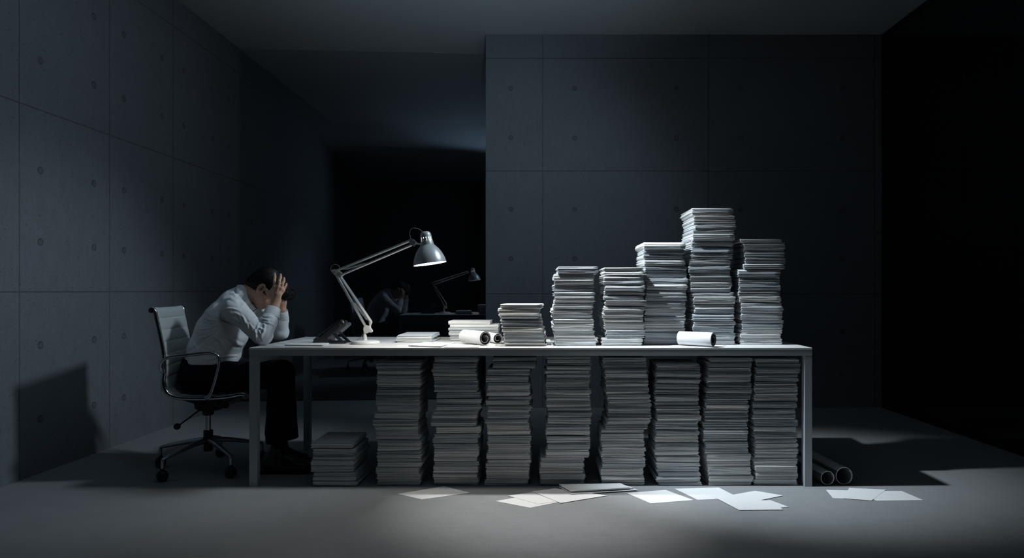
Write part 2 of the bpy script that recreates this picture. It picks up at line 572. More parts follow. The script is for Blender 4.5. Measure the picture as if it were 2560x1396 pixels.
stack('the last stack on the desk', 'last desk stack', 863, 599, 3.775, [(599, 1853), (640, 1863), (678, 1860), (682, 1846), (740, 1847), (770, 1852), (800, 1856), (863, 1851)], 101, ZD, 26, d=0.28, loose=1.2)
# low piles in the lamp light
stack('the small pile beside the lamp base', 'small pile by lamp', 857, 838.5, 3.935, [(838, 992), (857, 991)], 87, ZD, 27, d=0.30, units=4, jit=0.002, rzj=0.03, slab=0.0045, loose=0.8)
stack('the low pile behind the paper roll', 'low pile behind the roll', 852, 811, 4.04, [(811, 1124), (852, 1126)], 122, ZD, 28, d=0.21, units=5, jit=0.004, rzj=0.015, slab=0.004)
r_ = random.Random(5)
kk = F / 4.04
place_bundle((1121 + 52 - CX) / kk, 4.04, ZD + 41 / kk + 0.0006, 104 / kk, 0.20, 9 / kk, 0.01, r_, 'short white bundle lying across the low pile behind the roll', 'low pile behind the roll')
# under the desk
UD = [
    ('the low pile by the shoe', 'low pile by the shoe', 1108, [(1108, 775), (1118, 776), (1125, 783), (1175, 780), (1217, 786)], 105, 0.27, 8),
    ('the first tall stack under the desk', 'first tall stack under desk', 905, [(905, 944), (960, 945), (995, 938), (1020, 945), (1065, 935), (1110, 944), (1140, 943), (1215, 941)], 108, 0.26, 22),
    ('the second tall stack under the desk', 'second tall stack under desk', 894, [(894, 1090), (910, 1081), (960, 1084), (1010, 1096), (1030, 1085), (1062, 1077), (1078, 1093), (1108, 1080), (1130, 1088), (1215, 1084)], 109, 0.26, 23),
    ('the third tall stack under the desk', 'third tall stack under desk', 896, [(896, 1234), (918, 1232), (925, 1219), (955, 1215), (990, 1218), (1030, 1219), (1060, 1211), (1080, 1222), (1160, 1218), (1215, 1214)], 106, 0.26, 23),
    ('the fourth tall stack under the desk', 'fourth tall stack under desk', 893, [(893, 1366), (970, 1366), (1050, 1370), (1090, 1362), (1110, 1370), (1145, 1362), (1150, 1350), (1215, 1350)], 108, 0.26, 23),
    ('the fifth tall stack under the desk', 'fifth tall stack under desk', 896, [(896, 1511), (930, 1512), (960, 1515), (1040, 1524), (1062, 1515), (1080, 1502), (1110, 1504), (1215, 1504)], 106, 0.26, 23),
    ('the sixth tall stack under the desk', 'sixth tall stack under desk', 911, [(911, 1645), (960, 1642), (1000, 1636), (1030, 1642), (1090, 1637), (1215, 1645)], 107, 0.26, 22),
    ('the seventh tall stack under the desk', 'seventh tall stack under desk', 897, [(897, 1774), (960, 1770), (1010, 1763), (1060, 1760), (1110, 1762), (1160, 1770), (1215, 1772)], 108, 0.26, 23),
    ('the last tall stack under the desk', 'last tall stack under desk', 899, [(899, 1894), (960, 1888), (1040, 1884), (1100, 1888), (1215, 1888)], 105, 0.26, 23),
]
for i, (wh, gr, ty, prof, wpx, d, un) in enumerate(UD):
    stack(wh, gr, 1215 if i else 1217, ty, 3.60 if i else 3.585, prof, wpx, 0.0008, 60 + i, d=d, units=un, jit=0.004, rzj=0.014, tone='pale', loose=1.1)


# ------------------------------------------------------------------ loose sheets
def sheet(quad, z, name='paper_sheet', label='', cat='paper', group=None, th=0.0006, curl=0.0, mats='sheet', seed=0):
    """quad: 4 corner points (x,y) on the carrying surface, order around"""
    r = random.Random(seed)
    n = 8
    q = [Vector((p[0], p[1], 0)) for p in quad]
    cen = sum(q, Vector()) / 4
    vs, fs = [], []
    ph = r.uniform(0, 6)
    for j in range(n + 1):
        for i in range(n + 1):
            u, v = i / n, j / n
            p = (q[0] * (1 - u) + q[1] * u) * (1 - v) + (q[3] * (1 - u) + q[2] * u) * v
            zz = curl * (abs(u - 0.5) * 2) ** 2 * (0.5 + 0.5 * math.sin(3 * v + ph))
            vs.append((p.x, p.y, z + zz))
    m = (n + 1) ** 2
    vs2 = vs + [(x, y, zz + th) for (x, y, zz) in vs]
    for j in range(n):
        for i in range(n):
            a = j * (n + 1) + i
            fs.append([a, a + n + 1, a + n + 2, a + 1])
            fs.append([m + a, m + a + 1, m + a + n + 2, m + a + n + 1])
    rim = [i for i in range(n + 1)] + [(j + 1) * (n + 1) - 1 for j in range(1, n + 1)] + [n * (n + 1) + i for i in range(n - 1, -1, -1)] + [j * (n + 1) for j in range(n - 1, 0, -1)]
    for a, b in zip(rim, rim[1:] + rim[:1]):
        fs.append([a, b, m + b, m + a])
    o = MB().add(vs2, fs).build(name, mats, smooth='auto', origin=(cen.x, cen.y, z))
    if cat:
        tag(o, label, cat, group)
    return o


def fq(pts, z=0.0):
    return [on_z(px, py, z)[:2] for px, py in pts]


FS = [
    ([(994, 1236), (1110, 1217), (1175, 1233), (1055, 1250)], 0.0006, 0, 'single white sheet alone on the floor before the first tall stacks'),
    ([(1238, 1254), (1291, 1245), (1400, 1256), (1325, 1271)], 0.0006, 0, 'lowest floor sheet poking out left under the overlapping fan'),
    ([(1270, 1241), (1382, 1225), (1462, 1246), (1345, 1262)], 0.0016, 0, 'middle white sheet of the fan on the floor'),
    ([(1328, 1231), (1386, 1224), (1518, 1241), (1402, 1260)], 0.0026, 0.002, 'topmost white sheet of the fan on the floor'),
    ([(1567, 1234), (1664, 1226), (1734, 1251.6), (1627, 1260)], 0.0006, 0, 'single white sheet between the thick folder and the sheet pair'),
    ([(1687, 1223), (1797, 1220), (1850, 1247), (1744, 1251)], 0.0006, 0, 'white sheet nearest the sixth tall stack in the four sheet overlap'),
    ([(1787, 1247), (1888, 1229), (1958, 1241), (1856, 1262)], 0.0024, 0, 'tilted white sheet with a corner pointing right toward the desk leg'),
    ([(1830, 1262), (1925, 1252), (1972, 1269), (1880, 1276.5)], 0.0015, 0, 'mostly hidden sheet whose corner shows under the closest floor sheet'),
    ([(1793, 1249), (1925, 1254), (1958, 1276.6), (1848, 1278)], 0.0033, 0, 'white floor sheet lying closest to the camera of all'),
    ([(2065, 1226), (2215, 1229), (2190, 1250), (2083, 1247)], 0.0006, 0, 'dim sheet lowest in the small pile below the floor rolls'),
    ([(2140, 1228.5), (2254, 1229), (2309, 1252.5), (2192, 1254)], 0.0015, 0, 'dim sheet with its corner pointing right, below the floor rolls'),
    ([(2123, 1222), (2215, 1226), (2179, 1253.6), (2108, 1248)], 0.0024, 0, 'dim sheet topmost in the small pile below the floor rolls'),
]
for i, (q, z, c, lab) in enumerate(FS):
    sheet(fq(q), z, label=lab, group='sheets scattered on the floor', curl=c, seed=i)
# thick folder at the foot of the stacks
fo = empty('paper_folder', on_z(1500, 1222, 0.0))
tag(fo, 'thick open paper folder lying before the fourth tall stack', 'folder')
c1 = fq([(1397, 1221), (1552, 1218.5), (1596, 1229), (1428, 1239)])
keep(sheet(c1, 0.0042, name='lower_cover', label=None, cat=None, th=0.002, curl=0.003, seed=31), fo)
keep(sheet(fq([(1399, 1220), (1551, 1218.2), (1584, 1227.5), (1427, 1236)]), 0.0105, name='pages', label=None, cat=None, th=0.005, curl=0.001, seed=32), fo)
keep(sheet(fq([(1397, 1220.5), (1552, 1218), (1575, 1229), (1425, 1237)]), 0.0175, name='upper_cover', label=None, cat=None, th=0.0015, curl=0.002, seed=33), fo)

# papers on the desk
Z1 = DT + 0.0008
bk = empty('booklet', on_z(765, 860, DT))
tag(bk, 'thin white booklet on the desk end before the telephone', 'booklet')
bq = [(712, 864.5), (806, 865.6), (822, 861.6), (742, 857.5)]
keep(sheet(fq(bq, DT), Z1, name='pages', cat=None, th=0.004, mats='paper', seed=41), bk)
keep(sheet(fq([(710, 865), (808, 866), (824, 861.3), (740, 857.2)], DT), Z1 + 0.0045, name='cover', cat=None, th=0.001, curl=0.002, mats='paper', seed=42), bk)
sheet(fq([(744, 855.0), (790, 855.3), (795, 850), (757, 849.5)], DT), Z1, label='white sheet on the desk behind the thin booklet', seed=43)
ob = empty('open_folder', on_z(1080, 866, DT))
tag(ob, 'open white folder with dark lower edge before the low pile', 'folder')
keep(sheet(fq([(1021, 867.5), (1101, 869.8), (1138, 861), (1062, 858.5)], DT), Z1, name='back_cover', cat=None, th=0.002, mats='paper_grey', seed=44), ob)
keep(sheet(fq([(1021, 867), (1101, 869.5), (1138, 860.5), (1062, 858)], DT), Z1 + 0.003, name='pages', cat=None, th=0.003, mats='paper', curl=0.001, seed=45), ob)
keep(sheet(fq([(1104, 869.7), (1196, 869.8), (1200, 867.6), (1136, 864)], DT), Z1 + 0.001, name='turned_page', cat=None, th=0.0008, curl=0.007, mats='paper', seed=46), ob)
sheet(fq([(1165, 866), (1250, 867.5), (1256, 861), (1180, 858)], DT), Z1 + 0.0005 * 0, label='white sheet on the desk under the lit paper roll', seed=47)
sheet(fq([(1652, 868.3), (1785, 869.3), (1815, 863.9), (1690, 863.6)], DT), Z1, label='white sheet on the desk under the roll with the dark mouth', seed=48)
place_bundle((1372 - CX) / 452, 3.74, ZD, 0.026, 0.16, 0.022, 0.05, random.Random(9), 'little bundle wedged between the short stack and the stepped stack', None, cat='paper bundle')


# ------------------------------------------------------------------ rolls
def roll(pa, pb, r, label, turns=2.4, th=0.0022, group=None, inner=0.55, mats=('sheet', 'tube_in')):
    """a rolled sheet from the open end pa to pb"""
    a, b = Vector(pa), Vector(pb)
    ax = (b - a).normalized()
    e1 = (Vector((0, 0, 1)) - ax * ax.z).normalized()
    e2 = ax.cross(e1)
    n = int(30 * turns)
    mb = MB()
    rows = []
    for k in range(n + 1):
        t = k / n
        an = -2 * PI * turns * t + 2.6
        if t < 0.42:
            rr = r
        else:
            rr = r * (1 - (1 - inner) * ((t - 0.42) / 0.58) ** 1.6)
        rr = rr - 0.0026 * t * turns
        rows.append((an, rr))
    L = (b - a).length
    vs, fs = [], []
    for (an, rr) in rows:
        for dr, h in ((0, 0), (0, L), (-th, L), (-th, 0)):
            q = rr + dr
            vs.append(a + ax * h + e1 * (q * math.cos(an)) + e2 * (q * math.sin(an)))
    mb.v = [tuple(v) for v in vs]
    cut = int(n * 0.42)
    for k in range(n):
        for c in range(4):
            c2 = (c + 1) % 4
            fs.append([k * 4 + c, (k + 1) * 4 + c, (k + 1) * 4 + c2, k * 4 + c2])
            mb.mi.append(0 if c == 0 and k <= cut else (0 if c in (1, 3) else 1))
    fs.append([0, 1, 2, 3])
    fs.append([n * 4 + 3, n * 4 + 2, n * 4 + 1, n * 4])
    mb.mi += [0, 1]
    mb.f = fs
    o = mb.build('paper_roll', list(mats), smooth='auto', origin=tuple((a + b) / 2 - Vector((0, 0, r))))
    return tag(o, label, 'paper roll', group)


zr = DT + 0.0022
roll(((1213 - CX) * 3.70 / F, 3.70, zr + 0.0395), ((1161 - CX) * 3.86 / F, 3.86, zr + 0.0395), 0.0392, 'white paper roll lying in the lamp light before the low pile')
roll(((1245 - CX) * 3.83 / F, 3.825, DT + 0.0305), ((1222 - CX) * 3.98 / F, 3.975, DT + 0.0305), 0.0295, 'smaller paper roll squeezed against the short stack', turns=2.0)
roll((0.906, 3.605, zr + 0.0390), (0.750, 3.727, zr + 0.0390), 0.0387, 'white paper roll with dark mouth before the tallest desk stack')
roll((1.516, 3.60, 0.0395), (1.470, 4.08, 0.0395), 0.0385, 'dim paper roll on the floor touching the desk leg', turns=1.3, inner=0.96, group='rolls on the floor')
roll((1.609, 3.61, 0.0485), (1.572, 4.10, 0.0485), 0.0475, 'dim wider paper roll on the floor, farther from the desk leg', turns=1.3, inner=0.96, group='rolls on the floor')

# ------------------------------------------------------------------ desk lamp
LY = 3.84
lamp = tag(empty('desk_lamp', P(913, 864, LY).xyz), 'grey adjustable arm desk lamp shining on the desk', 'lamp')
lamp.location.z = DT


def lp(px, py, dy=0.0):
    v = P(px, py, LY - 0.03 * max(0.0, min(1.0, (913 - px) / 73.0)))
    v.y += dy
    return v


HY = 3.60             # the head swings towards the room, clear of the paper fronts


def lpu(px, py, dy=0.0):
    y = 3.81 + (px - 840) / (1040.0 - 840.0) * (HY - 3.81)
    v = P(px, py, max(HY, y))
    v.y += dy
    return v


bc = P(914, 861, LY)
base = MB().lathe([(0.0, 0.0), (0.078, 0.0), (0.0805, 0.003), (0.080, 0.010), (0.077, 0.0155), (0.070, 0.0185), (0.030, 0.0205), (0.0, 0.021)], (bc.x, LY, DT + 0.0003), (0, 0, 1), 56)
keep(base.build('base', 'lamp_base', smooth='auto'), lamp)
nk = lp(912, 840)
zt = DT + 0.021
neck = MB().lathe([(0.0, 0), (0.013, 0), (0.0135, 0.003), (0.0118, 0.005), (0.0118, 0.018), (0.0095, 0.028), (0.007, 0.034), (0.007, 0.05), (0.0, 0.05)], (nk.x, LY, zt), (0, 0, 1), 24)
keep(neck.build('stem', 'lamp_base', smooth='auto'), lamp)
br = MB()
brp = [(910, 832), (909, 822), (911, 815), (916, 813), (923, 816), (930, 824), (932, 829), (929, 832), (922, 831), (918, 834)]
br.prism([lp(x, y, -0.009) for x, y in brp], (0, 0.018, 0))
up = [(921, 818), (924, 812), (922, 806), (925, 801), (930, 804), (930, 808), (927, 814), (927, 822)]
br.prism([lp(x, y, -0.007) for x, y in up], (0, 0.014, 0))
keep(br.build('lower_bracket', 'lamp_base', bevel=0.0015), lamp)


def rod(name, a, b, dy, r=0.0052, m='lamp_arm', f=lp):
    A, B = f(*a, dy), f(*b, dy)
    o = MB().tube([A, (A + B) / 2, B], r, 8, cap=True).build(name, m, smooth='auto')
    return keep(o, lamp)


def spring(a, b, dy, r=0.0042, turns=26, f=lp):
    A, B = f(*a, dy), f(*b, dy)
    ax = (B - A).normalized()
    e1 = Vector((0, 1, 0))
    e2 = ax.cross(e1)
    pts = [A - ax * 0.012]
    n = turns * 8
    for k in range(n + 1):
        an = 2 * PI * k / 8
        pts.append(A.lerp(B, k / n) + e1 * (r * math.cos(an)) + e2 * (r * math.sin(an)))
    pts.append(B + ax * 0.012)
    return keep(MB().tube(pts, 0.0011, 5).build('spring', 'chrome', smooth=True), lamp)


for dy in (-0.012, 0.012):
    rod('lower_arm', (913, 815), (841, 688), dy * 0.8)
    rod('lower_arm', (927, 804), (847, 686), dy)
    rod('upper_arm', (839, 678), (1030, 600), dy, f=lpu)
    rod('upper_arm', (853, 688), (1031, 612), dy * 0.8, f=lpu)
spring((919, 799), (886, 757), -0.016)
spring((919, 799), (886, 757), 0.016)
spring((862, 673), (914, 659), -0.016, f=lpu)
spring((862, 673), (914, 659), 0.016, f=lpu)
el = MB()
elp = [(834, 674), (843, 674), (855, 684), (858, 689), (853, 693), (845, 691), (837, 687), (832, 680)]
for dy in (-0.0185, 0.0165):
    el.prism([lp(x, y, dy) for x, y in elp], (0, 0.002, 0))
for (x, y) in ((838, 679), (852, 688), (845, 688)):
    el.lathe([(0, -0.020), (0.006, -0.020), (0.006, 0.020), (0, 0.020)], lp(x, y), (0, 1, 0), 14)
keep(el.build('elbow_joint', 'lamp_arm', smooth='auto'), lamp)
hb = MB()
hbp = [(1026, 597), (1032, 598), (1040, 604), (1040, 610), (1034, 616), (1026, 614), (1024, 606)]
for dy in (-0.0185, 0.0165):
    hb.prism([lpu(x, y, dy) for x, y in hbp], (0, 0.002, 0))
for (x, y) in ((1030, 601), (1031, 611), (1036, 607)):
    hb.lathe([(0, -0.020), (0.006, -0.020), (0.006, 0.020), (0, 0.020)], lpu(x, y), (0, 1, 0), 14)
hb.tube([lpu(1037, 608), lpu(1046, 610), lpu(1055, 611)], [0.006, 0.004, 0.0045], 10)
keep(hb.build('head_bracket', 'lamp_arm', smooth='auto'), lamp)
# shade, axis tilted as seen
m0 = P(1075, 660, HY)
axv = (P(1062.8, 579.5, HY) - m0).normalized()
S = HY / F            # metres per pixel at the lamp
shade = MB()
prof = []
for (rp, hp) in [(41, 0), (40.6, 3), (39.2, 10), (36.6, 18), (32.6, 27), (27, 36), (21, 43), (17.5, 46.5), (16.6, 48)]:
    prof.append((rp * S, hp * S))
shade.lathe(prof, m0, axv, 64, mi=0)
shade.lathe([(max(r - 0.0012, 0), h + (0.0002 if i else 0)) for i, (r, h) in enumerate(prof)], m0, axv, 64, mi=1)
shade.lathe([prof[0], (prof[0][0] - 0.0012, prof[0][1])], m0, axv, 64, mi=1)
so = keep(shade.build('lamp_shade', ['lamp', 'lamp_in'], smooth='auto'), lamp)
cap = MB()
cprof = [(16.8, 47.5), (16.6, 50), (15.8, 55), (15.3, 57), (14.2, 67), (13.9, 69), (13.6, 73), (12.6, 77), (10, 80.2), (5.5, 81.8), (0, 82)]
cprof = [(a * S, b * S) for a, b in cprof]
sk = lambda i, k: i == 3 and k % 4 == 1
cap.lathe(cprof, m0, axv, 56, mi=0, skip=sk)
cap.lathe([(max(a - 0.0012, 0), b - 0.0004) for a, b in cprof], m0, axv, 56, mi=1, skip=sk)
keep(cap.build('vented_cap', ['lamp', 'lamp_in'], smooth='auto'), lamp)
bulb = MB()
bp_ = []
for k in range(13):
    a = PI * k / 12
    bp_.append((0.024 * math.sin(a), 0.050 - 0.026 * math.cos(a)))
bulb.lathe(bp_, m0, axv, 24)
keep(bulb.build('light_bulb', 'bulb', smooth=True), lamp)
sock = MB().lathe([(0.0, 0.077), (0.012, 0.077), (0.013, 0.085), (0.013, 0.125), (0.0, 0.125)], m0, axv, 20)
keep(sock.build('bulb_socket', 'lamp_in', smooth='auto'), lamp)
cab = spline([lpu(1030, 603, -0.01), lpu(1026, 590, -0.012), lpu(1026, 578, -0.012), lpu(1033, 571, -0.01), lpu(1043, 571.5, -0.005), lpu(1052, 576, 0), lpu(1057, 582, 0)], 8)
cb = MB().tube(cab, 0.0014, 6)
cb.tube(spline([lp(853, 676, -0.012), lp(850, 667, -0.014), lp(842, 662, -0.014), lp(833, 664, -0.014), lp(829, 672, -0.014), lp(832, 682, -0.014)], 8), 0.0012, 6)
cb.tube(spline([lp(909, 833, 0.0), lp(903, 841, 0.004), lp(896, 848, 0.02), lp(888, 851.5, 0.05), lp(880, 853.5, 0.03)], 8), 0.0012, 6)
keep(cb.build('cord', 'cable', smooth=True), lamp)

# ------------------------------------------------------------------ telephone
TY = 3.905
ph = tag(empty('telephone', (P(832, 860, TY).x, TY, DT)), 'black desk telephone with raised screen beside the lamp base', 'telephone')


def tp(px, py, dy=0.0):
    v = P(px, py, TY)
    v.y += dy
    v.z = max(v.z, DT + 0.0006)
    return v


W2 = 0.070
body = MB()
body.prism([tp(791, 859.5, -W2), tp(790.5, 854, -W2), tp(796, 850, -W2), tp(852, 807, -W2), tp(858, 806, -W2), tp(862, 812, -W2), tp(860, 818, -W2), tp(830, 841, -W2), tp(828, 858, -W2), tp(824, 860.3, -W2)], (0, 2 * W2, 0))
keep(body.build('body', 'phone', bevel=0.003), ph)
scr = MB().prism([tp(836, 818.5, -W2 + 0.03), tp(858, 801.8, -W2 + 0.03), tp(864, 806, -W2 + 0.03), tp(845, 823, -W2 + 0.03)], (0, 2 * W2 - 0.04, 0))
keep(scr.build('screen_housing', 'phone', bevel=0.002), ph)
hs = MB()
hs.tube(spline([tp(799, 846, -0.045), tp(805, 838.5, -0.048), tp(830, 820, -0.048), tp(852, 804.5, -0.048), tp(860, 802, -0.045)], 5), [0.012] * 3 + [0.010] * 15 + [0.012] * 3, 12, flat=0.75)
hs.lathe([(0, -0.014), (0.018, -0.012), (0.021, 0), (0.018, 0.010), (0, 0.012)], tp(861, 806, -0.055), (P(861, 806, TY) - P(866, 812, TY)).normalized(), 18)
hs.lathe([(0, -0.014), (0.018, -0.012), (0.021, 0), (0.018, 0.010), (0, 0.012)], tp(800, 848, -0.055), (P(800, 848, TY) - P(804, 853, TY)).normalized(), 18)
keep(hs.build('handset', 'phone', smooth='auto'), ph)
arm = MB()
arm.prism([tp(836, 833, -0.05), tp(862, 813, -0.05), tp(868, 806.5, -0.05), tp(872, 811, -0.05), tp(870, 815, -0.05), tp(848, 834.5, -0.05), tp(842, 838, -0.05)], (0, 0.11, 0))
keep(arm.build('rear_housing', 'phone_grey', bevel=0.003), ph)
for dy in (-0.055, 0.05):
    st = MB().prism([tp(838, 834, dy), tp(846, 832, dy), tp(856, 843, dy), tp(871, 857.5, dy), tp(868, 859.5, dy), tp(862, 857, dy), tp(848, 846, dy)], (0, 0.012, 0))
    keep(st.build('stand_leg', 'phone', bevel=0.0015), ph)
foot = MB().prism([tp(826, 853, -W2 + 0.01), tp(862, 853, -W2 + 0.01), tp(868, 857, -W2 + 0.01), tp(862, 859.8, -W2 + 0.01), tp(826, 859.8, -W2 + 0.01)], (0, 2 * W2 - 0.03, 0))
keep(foot.build('foot', 'phone', bevel=0.002), ph)
keys = MB()
e_s = (tp(852, 807) - tp(796, 850)).normalized()
nrm = Vector((e_s.z, 0, -e_s.x)) * -1
nrm = Vector((-e_s.z, 0, e_s.x))
p0 = tp(806, 842.4, -0.02)
for i in range(4):
    for j in range(3):
        c = p0 + e_s * (0.012 + i * 0.017) + Vector((0, j * 0.02 + 0.01, 0)) + nrm * 0.001
        a, b, cc = e_s * 0.005, Vector((0, 0.006, 0)), nrm * 0.004
        keys.prism([c - a - b - cc, c + a - b - cc, c + a + b - cc, c - a + b - cc], cc * 2)
keep(keys.build('keypad', 'phone_grey', bevel=0.0006), ph)
cpts = []
A, B, C_ = tp(858, 856, -0.06), tp(872, 861.5, -0.06), tp(866, 852, 0.05)
cc_ = spline([tp(850, 846, 0.055), tp(864, 855, 0.06), tp(879, 858.3, 0.03), tp(884, 855, 0.09)], 10)
for c in cc_:
    c.z = max(c.z, DT + 0.004)
cd = MB().tube(cc_, 0.0022, 6)
keep(cd.build('cord', 'phone', smooth=True), ph)

# ------------------------------------------------------------------ office chair
CO = Vector((-1.942, 3.95, 0))
chair = tag(empty('office_chair', CO, math.radians(12)), 'office chair with grey ribbed leather back under the seated man', 'chair')
hw = 0.235
pf = [(-0.250, 0.950), (-0.236, 0.935), (-0.228, 0.90), (-0.208, 0.80), (-0.190, 0.69), (-0.188, 0.60), (-0.192, 0.545), (-0.178, 0.492), (-0.135, 0.462), (-0.06, 0.452), (0.05, 0.450), (0.14, 0.456), (0.200, 0.466), (0.225, 0.462)]
sp = spline([(x, 0, z) for x, z in pf], 26)
# ribbed sling: thickness swells between the seams
dist = [0.0]
for a, b in zip(sp[:-1], sp[1:]):
    dist.append(dist[-1] + (b - a).length)
RP = 0.066
vs = []
cols = [-1, -0.97, -0.85, -0.5, 0, 0.5, 0.85, 0.97, 1]
nc = len(cols)
n = len(sp)
for side in (0, 1):
    for i, p in enumerate(sp):
        t = (sp[min(i + 1, n - 1)] - sp[max(i - 1, 0)]).normalized()
        nn = Vector((-t.z, 0, t.x))
        if nn.z < 0 and abs(nn.z) > abs(nn.x):
            nn = -nn
        if nn.x < 0 and abs(nn.x) >= abs(nn.z):
            nn = -nn
        f_ = abs(math.sin(PI * dist[i] / RP)) ** 0.32
        th = (0.004 + 0.0085 * f_) * (0.4 if i in (0, n - 1) else 1)
        for c in cols:
            e = 1 - abs(c) ** 12
            sag = 0.010 * (1 - c * c)
            q = p + nn * ((th * (0.35 + 0.65 * e)) * (1 if side == 0 else -0.6) - sag)
            vs.append((q.x, c * hw, q.z))
fs = []
for side in (0, 1):
    o_ = side * n * nc
    for i in range(n - 1):
        for c in range(nc - 1):
            q = [o_ + i * nc + c, o_ + i * nc + c + 1, o_ + (i + 1) * nc + c + 1, o_ + (i + 1) * nc + c]
            fs.append(q if side else q[::-1])
m_ = n * nc
for i in range(n - 1):
    for c in (0, nc - 1):
        fs.append([i * nc + c, (i + 1) * nc + c, m_ + (i + 1) * nc + c, m_ + i * nc + c])
for c in range(nc - 1):
    fs.append([c, c + 1, m_ + c + 1, m_ + c])
    k_ = (n - 1) * nc
    fs.append([k_ + c, k_ + c + 1, m_ + k_ + c + 1, m_ + k_ + c])
MB().add(vs, fs).build('seat_and_back', 'leather', chair, smooth='auto')
for s in (-1, 1):
    MB().tube([(p.x - 0.003, s * (hw + 0.006), p.z - 0.002) for p in sp[5:-5]], 0.0095, 10, flat=1.3).build('side_frame', 'chrome', chair, smooth=True)
rl = MB().lathe([(0, -hw - 0.006), (0.011, -hw - 0.006), (0.013, -hw), (0.013, hw), (0.011, hw + 0.006), (0, hw + 0.006)], (-0.250, 0, 0.937), (0, 1, 0), 18)
rl.build('top_roll', 'leather', chair, smooth='auto')
for s in (-1, 1):
    tb = MB().lathe([(0, -0.010), (0.0145, -0.010), (0.016, 0), (0.0145, 0.010), (0.008, 0.010), (0.007, 0.006), (0, 0.006)], (-0.250, s * (hw + 0.010), 0.937), (0, s, 0), 20)
    tb.build('end_cap', 'blackplastic', chair, smooth='auto')
fr = MB().lathe([(0, -hw - 0.004), (0.012, -hw - 0.004), (0.012, hw + 0.004), (0, hw + 0.004)], (0.225, 0, 0.455), (0, 1, 0), 18)
fr.lathe([(0.010, -0.004), (0.0165, -0.004), (0.0165, 0.004), (0.010, 0.004)], (0.225, -hw - 0.008, 0.455), (0, 1, 0), 20)
fr.build('front_bar', 'alu', chair, smooth='auto')
for s in (-1, 1):
    y = s * (hw + 0.022)
    ap = spline([(-0.188, y, 0.600), (-0.200, y * 1.04, 0.625), (-0.188, y * 1.08, 0.660), (-0.150, y * 1.1, 0.683), (-0.08, y * 1.1, 0.690), (-0.02, y * 1.1, 0.697), (0.045, y * 1.1, 0.702), (0.085, y * 1.09, 0.690), (0.097, y * 1.08, 0.655), (0.082, y * 1.04, 0.58), (0.058, y, 0.50), (0.040, y, 0.462), (0.02, y, 0.448)], 7)
    MB().tube(ap, 0.0085, 10, flat=1.25).build('armrest', 'chrome', chair, smooth=True)
    bo = MB()
    for (x, z) in ((-0.190, 0.603), (0.030, 0.453)):
        bo.lathe([(0, 0), (0.012, 0.001), (0.012, 0.016), (0.008, 0.020), (0, 0.021)], (x, s * (hw + 0.008), z), (0, s, 0), 16)
    bo.build('arm_bolt', 'chrome', chair, smooth='auto')
# spreader under seat, mechanism, column
mc = MB()
for s in (-1, 1):
    mc.tube([(-0.135, s * 0.20, 0.452), (-0.07, s * 0.10, 0.405), (-0.03, s * 0.03, 0.385)], [0.011, 0.013, 0.015], 8, flat=0.7)
    mc.tube([(0.17, s * 0.20, 0.445), (0.10, s * 0.10, 0.405), (0.03, s * 0.03, 0.388)], [0.011, 0.013, 0.015], 8, flat=0.7)
mc.build('seat_spreader', 'blackplastic', chair, smooth='auto')
BXO = -0.03
hx = MB().prism([(-0.065, -0.05, 0.395), (-0.06, -0.05, 0.360), (-0.03, -0.05, 0.345), (0.05, -0.05, 0.345), (0.085, -0.05, 0.352), (0.09, -0.05, 0.385), (0.10, -0.05, 0.410), (0.0, -0.05, 0.415)], (0, 0.1, 0))
hx.lathe([(0, 0.315), (0.028, 0.315), (0.031, 0.322), (0.031, 0.35), (0, 0.35)], (0, 0, 0), (0, 0, 1), 22)
hx.build('tilt_mechanism', 'blackplastic', chair, bevel=0.004).location.x = BXO
kb = MB().lathe([(0, 0), (0.018, 0), (0.020, 0.004), (0.020, 0.03), (0.016, 0.034), (0, 0.034)], (0.085, 0, 0.375), (0.6, -0.8, -0.1), 18)
kb.build('tension_knob', 'blackplastic', chair, smooth='auto').location.x = BXO
gs = MB().lathe([(0, 0.215), (0.0145, 0.215), (0.0145, 0.318), (0, 0.318)], (0, 0, 0), (0, 0, 1), 20)
gs.build('gas_lift', 'chrome', chair, smooth='auto').location.x = BXO
cl = MB().lathe([(0, 0.105), (0.024, 0.105), (0.026, 0.11), (0.026, 0.222), (0.024, 0.226), (0, 0.226)], (0, 0, 0), (0, 0, 1), 24)
cl.build('column_sleeve', 'blackplastic', chair, smooth='auto').location.x = BXO
lv = MB().tube([(-0.02, -0.04, 0.365), (-0.065, -0.13, 0.325), (-0.10, -0.17, 0.297)], 0.0045, 8)
lv.lathe([(0, -0.012), (0.013, -0.010), (0.0185, 0), (0.013, 0.010), (0, 0.012)], (-0.112, -0.185, 0.288), (0.1, -1, 0.15), 18)
lv.build('height_lever', 'blackplastic', chair, smooth='auto').location.x = BXO
